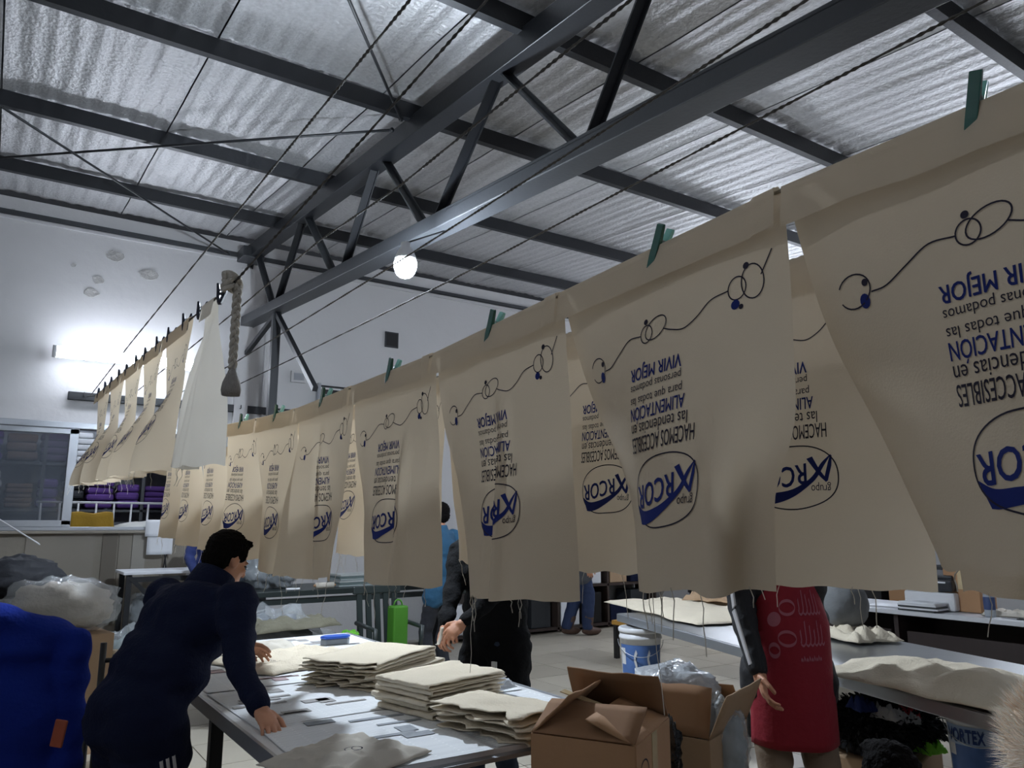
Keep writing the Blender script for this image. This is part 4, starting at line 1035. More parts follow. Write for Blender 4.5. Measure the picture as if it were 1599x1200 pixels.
# ---- cartons
def carton(x, y, z, size, ang, label, flaps=True, m_=CARD, fl=(1.9, 0.5, 1.2, 0.3), tape=True, group=None, flen=None):
    w_, d_, h_ = size; R = Matrix.Rotation(ang, 3, 'Z'); c = Vector((x, y, z)); e = empty('carton', c, label, 'cardboard box', group); t = .006
    G = lambda a, b2, cc: c + R @ Vector((a, b2, cc))
    mb = MB()
    for (a, b2, sx, sy) in ((0, -d_/2, w_, t), (0, d_/2, w_, t), (-w_/2, 0, t, d_), (w_/2, 0, t, d_)): mb.box(G(a, b2, h_/2), (sx, sy, h_), R)
    mb.box(G(0, 0, t), (w_, d_, t), R); mb.build('body', m_, e)
    if flaps:
        f2 = flen or d_/2
        for k_, (org, ax, outv, ln, wd) in enumerate((((0, -d_/2), 'X', (0, -1), f2, w_), ((0, d_/2), 'X', (0, 1), f2, w_), ((-w_/2, 0), 'Y', (-1, 0), f2, d_), ((w_/2, 0), 'Y', (1, 0), f2, d_))):
            a = fl[k_]; P = []                                  # a = angle from closed (0) to hanging outside (3.1)
            inw = Vector((-outv[0], -outv[1], 0)); dr = inw*math.cos(a) + Vector((0, 0, 1))*math.sin(a); al = Vector((1, 0, 0)) if ax == 'X' else Vector((0, 1, 0))
            for i in range(6):
                s_ = i/5*ln; bend = .05*(i/5)**2
                P.append([G(*(Vector((org[0], org[1], h_ + .002*k_)) + dr*s_ + al*((j/6-.5)*wd*(1 - .03*i/5)) + Vector((0, 0, .008*noise.noise(Vector((i*.7, j*.9, k_ + x*5)))*i/5)))) for j in range(7)])
            o = MB().grid(P).build('flap', m_ if k_ < 2 else CARDIN, e, smooth=True); s_ = o.modifiers.new('t', 'SOLIDIFY'); s_.thickness = .005; s_.offset = 0
    else:
        mb = MB(); mb.box(G(0, 0, h_), (w_, d_, .006), R); mb.build('lid', m_, e)
    if tape: MB().box(G(0, -d_/2 - .004, h_*.75), (.05, .002, h_*.5), R).build('tape', TAPE, e)
    return e
cb_ = ray_d(942, 1118, 2.28); CX1, CY1, CZ1 = cb_.x - .02, cb_.y - .02, cb_.z - .02
carton(CX1, CY1, 0, (.34, .30, CZ1 - .31), .52, 'plain carton under the open carton at the bottom of the picture', False, CARD2)
bx = carton(CX1, CY1, CZ1 - .30, (.34, .30, .30), .52, 'open brown carton with bent flaps at the bottom of the picture', True, CARD, (.35, .75, .45, 1.0))
Rb = Matrix.Rotation(.52, 3, 'Z'); mb = MB(); rg_ = ribbon(ring(0, 0, .038, .03), .004, True)
for V, F in (rg_,): mb.add([Vector((CX1, CY1, CZ1 - .30)) + Rb @ Vector((x - .10, -.154, y + .22)) for x, y in V], F)
mb.build('printed_ring', INKD, bx)
MB().box(Vector((CX1, CY1, CZ1 + .06)) + Rb @ Vector((.0, .03, .0)), (.035, .2, .003), Rb @ Matrix.Rotation(.25, 3, 'X')).build('tape', TAPE, bx)
c2b = ray_d(1066, 1128, 2.95)
carton(c2b.x, c2b.y, 0, (.38, .36, c2b.z), .35, 'tall pale carton full of plastic between the open carton and the apron', True, CARD2, (2.0, .6, 1.2, .9), flen=.17)
carton(3.0, 1.62, 0, (.50, .40, .42), .2, 'low carton on the floor in front of the red apron', True, CARD, (1.2, .4, .5, .5))
def bag(c, rad, seed, label, m_=PLASTIC, name='plastic_bag', cat='plastic bag', amp=.35, filling=None, n=(30, 20)):
    c = Vector(c); P = []; nu, nv = n
    for i in range(nv+1):
        th = math.pi*i/nv; row = []
        for j in range(nu+1):
            a = 2*math.pi*(j % nu)/nu; d = Vector((math.sin(th)*math.cos(a), math.sin(th)*math.sin(a), math.cos(th)))
            q = d*2.3 + Vector((seed, seed*2, 0)); k_ = 1 + amp*(abs(noise.noise(q))*1.3 - .3 + .5*(abs(noise.noise(q*2.2)) - .2) + .25*noise.noise(q*5))
            p = Vector((d.x*rad[0], d.y*rad[1], d.z*rad[2]))*k_; p.z = max(p.z, -rad[2]*.8); row.append(c + p)
        P.append(row)
    mb = MB().grid(P)
    if filling is None:
        return setp(mb.build(name, m_, smooth=True), label, cat)
    e = empty(name, (c.x, c.y, c.z - rad[2]*.8), label, cat)
    mb.build('film', m_, e, smooth=True)
    P2 = [[c + (Vector(p) - c)*.86 + Vector((0, 0, -.03*rad[2])) for p in row] for row in P]
    MB().grid(P2).build('filling', filling, e, smooth=True)
    return e
bag((c2b.x + .02, c2b.y + .06, c2b.z + .09), (.20, .16, .11), 2, 'crumpled milky plastic bag on top of the tall pale carton', PLASTICM)
c2c = ray_d(1128, 1165, 2.85)
bag(c2c, (.09, .10, .17), 5, 'clear plastic bag hanging beside the tall pale carton', PLASTIC, filling=mat('grey_scraps', '#8b9296', .8, var=.3, scale=20))
c2d = ray_d(1044, 1172, 2.62)
bag(c2d, (.035, .05, .11), 9, 'shiny black plastic bag squeezed between the two cartons', mat('black_plastic', '#15161a', .15, var=.2, bump=.6, bscale=30))

# ---- metal table
A2, B2 = ray_z(965, 958, TZ), ray_z(1562, 1120, TZ); d2 = (A2 - B2); d2.z = 0; d2.normalize(); n2_ = Vector((d2.y, -d2.x, 0))
if n2_.x < 0: n2_ = -n2_
B2 = B2 - d2*.35; L2 = (A2 - B2).length; ang2 = math.atan2(d2.y, d2.x)
c2 = (A2 + B2)/2 + n2_*.5; R2 = Matrix.Rotation(ang2, 3, 'Z')
mt = empty('metal_table', (c2.x, c2.y, 0), 'long galvanised metal table behind the red apron', 'table')
MB().box((c2.x, c2.y, TZ - .015), (L2, 1.0, .03), R2).build('tabletop', GALV, mt, bevel=.004)
for s_ in (-.5, .5):
    q = c2 + n2_*s_; MB().box((q.x, q.y, TZ - .03), (L2, .025, .055), R2).build('rim', ALU, mt, bevel=.004)
for a in (-.42, 0.0, .42):
    for s_ in (-.4, .4):
        q = c2 + d2*a*L2 + n2_*s_; MB().box((q.x, q.y, (TZ-.03)/2), (.05, .05, TZ-.03), R2).build('leg', STEELG, mt)
    MB().bar(c2 + d2*a*L2 + n2_*.4 + Vector((0, 0, .25 - c2.z)), c2 + d2*a*L2 - n2_*.4 + Vector((0, 0, .25 - c2.z)), .03, .03).build('stretcher', STEELG, mt)
q = ray_z(1060, 962, TZ); cloth_heap((q.x + .25, q.y + .1, TZ + .008), (1.5, .8), ang2, 31, .05, 'cream printed cloth spread on the far end of the metal table', CREAM)
mb = MB()
for k_ in range(16):
    p = ray_z(rnd.uniform(985, 1120), rnd.uniform(952, 985), TZ + .055); V, F = disc(0, 0, rnd.uniform(.008, .02), 8); mb.add([p + Vector((x, y, 0)) for x, y in V], F)
q = ray_z(1120, 938, TZ + .05); cloth_heap((q.x, q.y, TZ + .06), (.6, .4), .4, 33, .08, 'small beige cloth heaped on the printed cloth of the metal table', mat('beige_cloth', '#a98d70', .9, var=.1, bump=.3, bscale=60))
q = ray_z(1480, 1062, TZ + .04); cloth_heap((q.x + .05, q.y, TZ + .006), (.95, .62), ang2 + .15, 36, .11, 'rumpled heap of cream cloth on the near half of the metal table', CREAM, fall=.5)
q = ray_z(1335, 985, TZ + .05); cloth_heap((q.x, q.y, TZ + .006), (.42, .34), ang2, 39, .07, 'small cream cloth under the grey bundle on the metal table', CREAM)
bag((q.x + .05, q.y + .08, TZ + .19), (.15, .12, .15), 12, 'grey bundle of soft cloth on the metal table behind the apron', mat('grey_fleece', '#6d6f70', .95, var=.1, scale=8, bump=.2), 'cloth_bundle', 'bundle', .1)

# ---- paint buckets
BLUE_L = mat('blue_label', '#4d6ea8', .45, var=.35, scale=14)
def bucket(x, y, z, r, h, label, text=None, face=None, lid=True, group='paint buckets'):
    c = Vector((x, y, z)); e = empty('paint_bucket', c, label, 'bucket', group)
    MB().lathe(c, [(r*.86, 0), (r*.87, .01), (r*.97, h*.80), (r*1.02, h*.81), (r*1.02, h*.85), (r*.98, h*.86), (r, h*.93)], 32).build('pail', WHITEP, e, smooth=True)
    if lid: MB().lathe(c, [(r*1.03, h*.92), (r*1.05, h*.94), (r*1.05, h*.98), (r*1.0, h), (r*.93, h), (r*.91, h*.975), (r*.1, h*.975)], 32).build('lid', WHITEP, e, smooth=True)
    a0 = math.atan2(-y, -x) if face is None else face
    P = [[c + Vector((math.cos(a0+u)*rr, math.sin(a0+u)*rr, zz)) for u in np.linspace(-1.25, 1.25, 30)] for zz, rr in ((h*.10, r*.883), (h*.45, r*.93), (h*.72, r*.965))]
    lb_ = MB().grid(P).build('label', BLUE_L, e, smooth=True)
    P = [[c + Vector((math.cos(a0+u)*rr, math.sin(a0+u)*rr, zz)) for u in np.linspace(-1.2, -.85, 8)] for zz, rr in ((h*.38, r*.927), (h*.66, r*.962))]
    MB().grid(P).build('label_patch', WHITEP, lb_, smooth=True)
    mb = MB()
    if text:
        P = [[c + Vector((math.cos(a0+u)*rr, math.sin(a0+u)*rr, zz)) for u in np.linspace(-1.25, 1.25, 30)] for zz, rr in ((h*.52, r*.945), (h*.75, r*.973))]
        MB().grid(P).build('label_band', mat('pale_blue_label', '#9fb6d4', .45, var=.1), lb_, smooth=True)
        V, F = bold(text_fit(text, -1.1, .25, .55, .70), .02); mb.add([c + Vector((math.cos(a0+u)*r*.985, math.sin(a0+u)*r*.985, v*h)) for u, v in V], F)
    else:
        for u0 in (-.3, .35):
            V, F = ribbon(smoothline([(u0, .2), (u0 + .08, .35), (u0, .5), (u0 + .1, .62)], 5), .09); mb.add([c + Vector((math.cos(a0+u)*r*.97, math.sin(a0+u)*r*.97, v*h)) for u, v in V], F)
    mb.build('lettering', mat('label_blue', '#20407e', .5) if text else WHITEP, lb_)
    MB().tube([c + Vector((math.cos(a0+t)*r*1.07, math.sin(a0+t)*r*1.07, h*(.78 - .25*math.cos(t)))) for t in np.linspace(-1.57, 1.57, 24)], .0025, 5).build('handle', ALU, e)
    return e
b0 = ray_d(1000, 1000, 5.55); bucket(b0.x, b0.y, 0, .15, .40, 'lower white paint bucket under the far end of the metal table')
bucket(b0.x, b0.y, .405, .15, .40, 'upper paint bucket with blue label under the far end of the metal table')
b1 = ray_d(1526, 1160, 3.55); bucket(b1.x, b1.y, 0, .125, .36, 'lower paint bucket under the near end of the metal table')
bucket(b1.x, b1.y, .365, .125, .36, 'white paint bucket reading VORTEX under the near end of the metal table', 'VORTEX')

# ---- shaggy scrap pile under the metal table
sp_ = ray_d(1372, 1118, 4.0); pile = MB(); base_c = Vector((sp_.x, sp_.y, .47))
low = MB(); low.box((sp_.x, sp_.y, .21), (.6, .45, .40), Matrix.Rotation(.3, 3, 'Z')); setp(low.build('crate', CARD2, bevel=.01), 'carton under the shaggy heap of fabric scraps', 'cardboard box')
cols = ['#121316', '#16181d', '#1b1d22', '#20242b', '#101113']
RAG = [mat('rag%d' % i, c, .95, var=.2) for i, c in enumerate(cols + ['#b9babd', '#1c2c63', '#9a1f2c', '#6fb832', '#8c9196', '#2d5a35'])]
rp = MB()
rp.ell(base_c + Vector((0, 0, .02)), (.33, .24, .12), None, 18, 10)
for k_ in range(1500):
    a = rnd.uniform(0, 2*math.pi); t = math.acos(rnd.uniform(-.1, 1)); d = Vector((math.sin(t)*math.cos(a), math.sin(t)*math.sin(a), math.cos(t)))
    p = base_c + Vector((d.x*.33, d.y*.25, d.z*.13 + .02)); q = p + (d + Vector((rnd.uniform(-.6, .6), rnd.uniform(-.6, .6), rnd.uniform(-.9, .3)))).normalized()*rnd.uniform(.03, .07)
    w_ = Vector((rnd.uniform(-1, 1), rnd.uniform(-1, 1), rnd.uniform(-1, 1))).normalized()*rnd.uniform(.004, .012)
    rp.cur = rnd.randrange(5); m3 = (p + q)/2 + Vector((0, 0, .01))
    rp.add([p - w_, p + w_, m3 - w_, m3 + w_, q - w_*.6, q + w_*.6], [(0, 1, 3, 2), (2, 3, 5, 4)])
o = rp.build('fabric_scraps', RAG); setp(o, 'shaggy heap of black fabric scraps under the metal table', 'fabric scraps', kind='stuff')
for lab, ci, dx, dy, dz in (('white scrap on the shaggy black heap, left', 5, -.16, -.14, .13), ('white scrap on the shaggy black heap, middle', 5, -.05, -.17, .10), ('lime green scrap at the foot of the shaggy heap', 8, -.02, -.27, -.02), ('red scrap on the shaggy black heap', 7, .0, -.15, .11), ('blue scrap on top of the shaggy black heap', 6, -.22, -.05, .16), ('dark green scrap on the shaggy black heap', 10, .12, -.10, .15), ('grey scrap at the right of the shaggy heap', 9, .24, -.10, .10)):
    cloth_heap(base_c + Vector((dx, dy, dz - .01)), (.13, .10), dx*9, dx*20 + 50, .06, lab, RAG[ci], 'fabric_scrap', 'scrap')

# ---- desk with printer on the right
DX, DZ = 7.0, .76
dk = empty('desk', (DX + .4, 3.3, 0), 'long dark desk with pale top along the right side', 'desk')
MB().box((DX + .4, 3.3, DZ - .02), (.8, 4.6, .04)).build('desktop', mat('pale_desktop', '#c6c8cc', .35, var=.05), dk, bevel=.004)
for y in (1.1, 2.6, 4.1, 5.5): MB().box((DX + .42, y, (DZ-.04)/2), (.7, .04, DZ-.04)).build('side_panel', mat('dark_wood', '#2c2120', .5, var=.2, scale=4, stretch=(1, 6, 1)), dk)
MB().box((DX + .7, 3.3, .4), (.03, 4.5, .6)).build('back_panel', MATS['dark_wood'], dk)
for y in (1.85, 3.35, 4.8): MB().box((DX + .08, y, .30), (.03, 1.3, .55)).build('front_panel', MATS['dark_wood'], dk)
def on_desk(px, py, h=0): return ray_z(px, py, DZ + h)
q = on_desk(1470, 948); px_, py__ = min(DX + .6, q.x), q.y
q = ray_x(1467, 945, DX + .40); py__ = q.y; px_ = DX + .40
pr = empty('printer', (px_, py__, DZ), 'black and white laser printer on the desk', 'printer')
G = lambda a, b2, c: Vector((px_ + a, py__ + b2, DZ + c))
MB().box(G(0, 0, .085), (.36, .46, .16)).build('case', WHITEP, pr, bevel=.02)
MB().box(G(-.02, 0, .225), (.34, .44, .10)).build('scanner', mat('dark_printer', '#24272d', .35, var=.05), pr, bevel=.02)
MB().box(G(.02, 0, .30), (.30, .40, .06), Matrix.Rotation(-.12, 3, 'Y')).build('lid', MATS['dark_printer'], pr, bevel=.015)
MB().box(G(-.185, 0, .255), (.02, .34, .015)).build('paper', PAPER, pr)
MB().box(G(-.185, 0, .05), (.02, .30, .05)).build('paper_slot', DARKB, pr); MB().box(G(-.23, 0, .02), (.12, .26, .012)).build('tray', WHITEP, pr)
q = ray_x(1441, 957, DX + .10); bk = empty('paper_stack', (DX + .13, q.y, DZ), 'stack of papers and folders in front of the printer', 'papers')
for i in range(5): MB().box((DX + .13 + rnd.uniform(-.01, .01), q.y + rnd.uniform(-.01, .01), DZ + .009 + i*.016), (.24, .34, .014), Matrix.Rotation(rnd.uniform(-.08, .08), 3, 'Z')).build('folder' if i < 4 else 'top_sheet', [STEELG, PAPER, STEELG, PAPER, PAPER][i], bk)
q = ray_x(1383, 948, DX + .2); s_ = wavy((DX + .3, q.y, DZ + .002), (.30, .40), .2, 70, .01).build('loose_paper', PAPER, smooth=True); setp(s_, 'loose white papers on the desk left of the printer', 'papers')
q = ray_x(1517, 945, DX + .45); cb = MB(); cb.box((DX + .45, q.y, DZ + .215), (.30, .30, .42)); ce = empty('carton', (DX + .45, q.y, DZ), 'tall brown carton on the desk beside the printer', 'cardboard box')
cb.build('body', CARD, ce, bevel=.004); MB().box((DX + .297, q.y, DZ + .3), (.003, .05, .2)).build('tape', TAPE, ce)
q = ray_x(1545, 945, DX + .15); bt = empty('bottle', (DX + .15, q.y, DZ), 'clear plastic bottle standing on the desk', 'bottle')
MB().lathe((DX + .15, q.y, DZ), [(.04, 0), (.043, .01), (.043, .19), (.035, .22), (.016, .26), (.015, .29)], 20).build('body', mat('bottle_plastic', '#b9c2cc', .1, alpha=.55, var=.05), bt, smooth=True)
MB().lathe((DX + .15, q.y, DZ), [(.044, .06), (.0445, .065), (.0445, .16), (.044, .165)], 20).build('label', mat('dark_blue_label', '#37476f', .5, var=.2, scale=30), bt, smooth=True)
MB().lathe((DX + .15, q.y, DZ), [(.017, .28), (.018, .285), (.018, .32), (.015, .325)], 16).build('cap', WHITEP, bt, smooth=True)
q = ray_x(1570, 952, DX + .3); cloth_heap((DX + .33, q.y, DZ + .004), (.28, .36), .3, 75, .05, 'pale rag lying on the desk beside the bottle', CANVASW)
q = ray_x(1590, 972, DX + .15); kk = empty('scissors', (DX + .12, q.y, DZ), 'dark scissors at the right edge of the desk', 'scissors')
for s_ in (-1, 1):
    MB().box((DX + .12, q.y + .05, DZ + .006 + s_*.002), (.014, .12, .003), Matrix.Rotation(s_*.2, 3, 'Z')).build('blade', ALU, kk)
    MB().tube([Vector((DX + .12 + s_*.02 + .018*math.cos(a), q.y - .04 + .025*math.sin(a), DZ + .007)) for a in np.linspace(0, 6.28, 16)], .004, 6).build('handle', DARKB, kk)
# ============================================================ BACK OF THE ROOM AND CORNERS
# dark green bench along the back wall
def bench(name, x0, x1, y0, y1, z, label, m_, legm, cat='bench', th=.05):
    e = empty(name, ((x0+x1)/2, (y0+y1)/2, 0), label, cat)
    MB().box(((x0+x1)/2, (y0+y1)/2, z - th/2), (x1-x0, y1-y0, th)).build('top', m_, e, bevel=.005)
    for x in (x0 + .06, x1 - .06):
        for y in (y0 + .06, y1 - .06): MB().box((x, y, (z-th)/2), (.05, .05, z-th)).build('leg', legm, e)
    MB().bar((x0+.06, y0+.06, z - th - .05), (x1-.06, y0+.06, z - th - .05), .04, .05).build('rail', legm, e)
    return e
gz = .92; gq = ray_z(480, 922, gz)
gy = min(gq.y, 7.9)
gb = bench('work_bench', 1.75, 4.55, gy, gy + .8, gz, 'long dark green work bench by the back wall', DKGREEN, DKGREEN)
rnd2 = random.Random(5)
GB = lambda px, h=0: ray_y(px, 900, gy + .35).x
for i, (px, r_, h_, lab) in enumerate(((400, .16, .18, 'dark plastic sack on the green bench, leftmost'), (440, .15, .14, 'crumpled clear sack on the green bench below the panels'), (365, .14, .16, 'dark bag on the green bench behind the leaning man\'s head'))):
    bag((GB(px), gy + .4, gz + h_*.8), (r_, r_, h_), 30 + i, lab, PLASTIC if i != 2 else mat('grey_sack', '#33373d', .3, var=.2, bump=.4), filling=mat('dark_filling', '#1b1e24', .8, var=.3) if i != 2 else None)
x_ = GB(548); bk = empty('magazine_pile', (x_, gy + .3, gz), 'pile of pale papers on the green bench', 'papers')
for i in range(6): MB().box((x_, gy + .3, gz + .01 + i*.02), (.42, .3, .017), Matrix.Rotation(rnd2.uniform(-.1, .1), 3, 'Z')).build('booklet', mat('booklet%d' % (i % 3), ['#8d9695', '#5d6b6a', '#a3a7a5'][i % 3], .5), bk)
x_ = GB(492); sp = empty('yarn_roll', (x_, gy + .08, gz), 'small white roll lying on the front of the green bench', 'roll')
MB().tube([(x_ - .09, gy + .08, gz + .03), (x_ + .09, gy + .08, gz + .03)], .028, 14).build('yarn', CANVASW, sp, smooth=True); MB().tube([(x_ - .11, gy + .08, gz + .03), (x_ + .11, gy + .08, gz + .03)], .012, 10).build('core', CARD, sp, smooth=True)
x_ = GB(443); MBk = MB(); MBk.box((x_, gy + .06, gz + .012), (.13, .04, .02), Matrix.Rotation(-.3, 3, 'Z')); setp(MBk.build('chalk_block', WHITEP, bevel=.006), 'small white chalk block at the edge of the green bench', 'block')
# sacks under and before the bench
bag((2.05, 6.6, .38), (.62, .40, .42), 21, 'big clear sack of dark clothes on the floor behind the table', PLASTIC, filling=mat('dark_clothes', '#2a3140', .9, var=.5, scale=6, bump=.3, bscale=12), amp=.4)
bag((1.02, 6.9, .34), (.32, .34, .38), 24, 'grey green plastic sack left of the big sack', PLASTIC, filling=mat('green_grey_cloth', '#5b6a68', .9, var=.3, scale=6), amp=.3)
cloth_heap((2.15, 6.42, .70), (.75, .45), .2, 88, .10, 'khaki cloth lying over the big clear sack', mat('khaki_cloth', '#6f6c5c', .9, var=.15, bump=.3, bscale=40))
cloth_heap((2.6, 6.22, .62), (.16, .10), .4, 90, .05, 'lime green scrap on the big clear sack', mat('lime_cloth', '#5ea52e', .85, var=.1), 'fabric_scrap', 'scrap')
# dark crate-like chair with a lime bag
lx, ly = ray_d(608, 960, 6.7).x, ray_d(608, 960, 6.7).y
ch = empty('plastic_chair', (lx, ly, 0), 'dark green plastic chair beyond the far corner of the table', 'chair')
MB().box((lx, ly, .45), (.46, .44, .03)).build('seat', DKGREEN, ch, bevel=.012)
for sx in (-.2, .2):
    for sy in (-.19, .19): MB().tube([(lx + sx, ly + sy, .44), (lx + sx*1.12, ly + sy*1.15, 0)], [.024, .018], 8).build('leg', DKGREEN, ch, smooth=True)
    MB().tube([(lx + sx*1.05, ly - .18, .45), (lx + sx*1.1, ly - .2, .66), (lx + sx*1.1, ly + .2, .68)], .02, 8).build('armrest', DKGREEN, ch, smooth=True)
for k_ in range(5): MB().box((lx - .17 + k_*.085, ly + .21 + .03, .70), (.05, .02, .48), Matrix.Rotation(-.15, 3, 'X')).build('back_slat', DKGREEN, ch)
MB().box((lx, ly + .275, .95), (.46, .03, .07), Matrix.Rotation(-.15, 3, 'X')).build('back_rail', DKGREEN, ch, bevel=.01)
lbg = empty('shopping_bag', (lx + .1, ly + .08, .47), 'lime green bag standing on the dark green chair', 'bag')
MB().box((lx + .12, ly + .08, .645), (.15, .12, .35), Matrix.Rotation(.1, 3, 'Z')).build('body', mat('lime_bag', '#3f7a1c', .6, var=.1), lbg, bevel=.015)
MB().tube([(lx + .12 + .04*math.cos(a), ly + .08, .82 + .05*math.sin(a)) for a in np.linspace(0, math.pi, 14)], .008, 6).build('handle', mat('lime_bag', ''), lbg, smooth=True)

# white-topped stand by the wall on the left
wq = ray_y(190, 893, 8.9); wz = wq.z
wt = bench('side_stand', wq.x, wq.x + 1.05, 8.75, 9.35, wz, 'dark steel stand with bright white top under the window', mat('white_top', '#dcdfe4', .3, var=.03), STEEL, 'stand', .03)
MB().bar((wq.x + .06, 8.80, wz - .05), (wq.x + .42, 8.80, wz - .42), .04, .04, Vector((0, 1, 0))).build('brace', STEEL, wt)
bag((wq.x + .34, 9.0, .62), (.24, .2, .26), 51, 'clear plastic sack under the white topped stand', PLASTIC, filling=mat('pale_filling', '#6f767b', .8, var=.3))
lowst = MB(); lowst.box((wq.x + .35, 9.0, .2), (.6, .4, .38)); setp(lowst.build('crate', mat('dark_crate', '#2f2d2c', .8, var=.2), bevel=.01), 'dark crate under the white topped stand', 'crate')
# papers taped on the wall
for (x0, y0, x1, y1, lab) in ((228, 812, 269, 838, 'upper white sheet taped below the window'), (230, 838, 268, 866, 'lower white sheet taped below the window')):
    a, c = ray_y(x0, y0, D - .11), ray_y(x1, y1, D - .11); P = []
    for i in range(7): P.append([Vector((a.x + (c.x-a.x)*i/6, D - .115 - .02*abs(math.sin(i*.6))*j/5 , a.z + (c.z-a.z)*j/5)) for j in range(6)])
    o = MB().grid(P).build('paper_sheet', PAPER, smooth=True); o.modifiers.new('t', 'SOLIDIFY').thickness = .001; setp(o, lab, 'paper', 'sheets taped to the wall')
for px, py, lab in ((258, 872, 'thin dark scissors-like tool hanging left of the white sheets'),):
    a = ray_y(px, py, D - .1); e = empty('wall_tool', a, 'dark tongs hanging on the wall below the white sheets', 'tool')
    for s_ in (-1, 1): MB().tube([a + Vector((s_*.03, 0, .12)), a + Vector((0, 0, 0)), a + Vector((-s_*.02, 0, -.16))], .008, 6).build('arm', DARKB, e)

# left foreground: cartons, bags, wrapped bundle, jacket on a chair
carton(-.27, 7.55, 0, (.72, .5, 1.30), .1, 'tall carton at the left edge of the picture', False, mat('brown_carton', '#7d6552', .85, var=.08))
a, c = ray_d(-12, 806, 6.6), ray_d(62, 852, 6.3); P = [[a.lerp(c, i/8) + Vector((0, .12*j, .004*j)) for j in range(3)] for i in range(9)]
o = MB().grid(P).build('foam_sheet', WHITEP, smooth=True); o.modifiers.new('t', 'SOLIDIFY').thickness = .008; setp(o, 'thin white board tilted on the tall carton at the left edge', 'board')
dq = ray_d(36, 925, 5.9); wr_ = ray_d(85, 955, 5.4)
carton(wr_.x + .0, wr_.y, 0, (.66, .5, .78), .15, 'carton carrying the plastic wrapped bundle on the left', False, CARD2)
bz_ = .79
bag((wr_.x + .05, wr_.y, bz_ + .17), (.36, .26, .21), 61, 'plastic wrapped white bundle on the carton at left', PLASTIC, 'wrapped_bundle', 'bundle', .3, filling=mat('cream_fluff', '#b9b0a4', .95, var=.15, scale=20, bump=.4))
bag((dq.x - .05, wr_.y + .55, 1.14), (.30, .22, .16), 64, 'dark cloth bag behind the plastic wrapped bundle', mat('charcoal_bag', '#25272d', .7, var=.2, scale=6, bump=.2), 'cloth_bag', 'bag', .3)
st_ = MB(); st_.box((dq.x - .05, wr_.y + .62, .5), (.6, .45, 1.0)); setp(st_.build('crate', mat('grey_crate', '#55524e', .8, var=.15), bevel=.01), 'grey crate behind the carton with the wrapped bundle', 'crate')
pq = ray_d(152, 1015, 5.9); pl = empty('pallet', (pq.x + .12, pq.y, 0), 'small wooden pallet and plank stack behind the leaning man', 'pallet')
for i in range(6): MB().box((pq.x + .12 + rnd.uniform(-.03, .03), pq.y, .35 + i*.045), (.5 - .04*(i % 3), .32, .038), Matrix.Rotation(rnd.uniform(-.15, .15), 3, 'Z')).build('plank', WOOD, pl)
for sx in (-.2, .2): MB().box((pq.x + .12 + sx, pq.y, .165), (.05, .3, .33)).build('leg', STEEL, pl)
# black steel ladder-back chair
cq = ray_d(137, 1100, 4.0); cx_, cy_ = cq.x + .24, cq.y + .12
lc = empty('metal_chair', (cx_, cy_, 0), 'black metal chair between the blue jacket and the leaning man', 'chair')
for sx in (-.2, .2):
    MB().tube([(cx_ + sx, cy_ - .2, 0), (cx_ + sx, cy_ - .2, .93)], .016, 8).build('back_post', DARKB, lc, smooth=True)
    MB().tube([(cx_ + sx, cy_ + .2, 0), (cx_ + sx, cy_ + .2, .44)], .016, 8).build('leg', DARKB, lc, smooth=True)
for z in (.56, .70, .84): MB().tube([(cx_ - .2, cy_ - .2, z), (cx_ + .2, cy_ - .2, z)], .012, 8).build('rung', DARKB, lc, smooth=True)
MB().box((cx_, cy_, .455), (.42, .42, .03)).build('seat', DARKB, lc, bevel=.01)
# blue fleece jacket over a tall chair back
jq = ray_d(60, 1075, 3.0); jx, jy = jq.x - .10, jq.y
cc = empty('high_chair', (jx, jy + .1, 0), 'high dark chair hidden under the blue fleece jacket', 'chair')
for sx in (-.2, .2):
    for sy in (0, .4): MB().tube([(jx + sx, jy + .08 + sy, 0), (jx + sx, jy + .08 + sy, 1.10 if sy == 0 else .5)], .018, 8).build('leg', DARKB, cc, smooth=True)
MB().box((jx, jy + .28, .52), (.44, .44, .04)).build('seat', DARKB, cc, bevel=.01); MB().box((jx, jy + .08, .95), (.40, .03, .28)).build('backrest', DARKB, cc, bevel=.01)
BLUEF = mat('royal_fleece', '#1b2f86', .95, var=.12, scale=7, bump=.3, bscale=70, spec=.1)
mb = MB(); JT = 1.20
mb.ell((jx, jy + .04, JT - .12), (.24, .12, .12), None, 18, 10); mb.ell((jx - .10, jy + .02, JT - .02), (.13, .10, .07), None, 14, 8)
mb.ell((jx, jy + .02, JT - .45), (.235, .13, .36), None, 18, 12); mb.ell((jx, jy, JT - .72), (.235, .14, .30), None, 18, 12)
mb.taper((jx + .20, jy, JT - .14), (jx + .215, jy - .03, JT - .62), .075, .06, 12); mb.taper((jx - .20, jy, JT - .14), (jx - .25, jy - .03, JT - .62), .075, .06, 12)
jk = empty('fleece_jacket', (jx, jy, JT - 1.0), 'bright blue fleece jacket draped over a chair at the left edge', 'jacket')
jo = obj('shell', fuse(mb, .014, 5, disp=.014, dscale=6, seed=2.0), BLUEF, jk)
pt = ray_d(92, 1146, 2.82)
mb = MB(); mb.box(pt, (.045, .012, .095), Matrix.Rotation(-YAW, 3, 'Z') @ Matrix.Rotation(.15, 3, 'Y')); mb.build('orange_patch', mat('orange_patch', '#a8553a', .8, var=.15, scale=30), jo, bevel=.004)

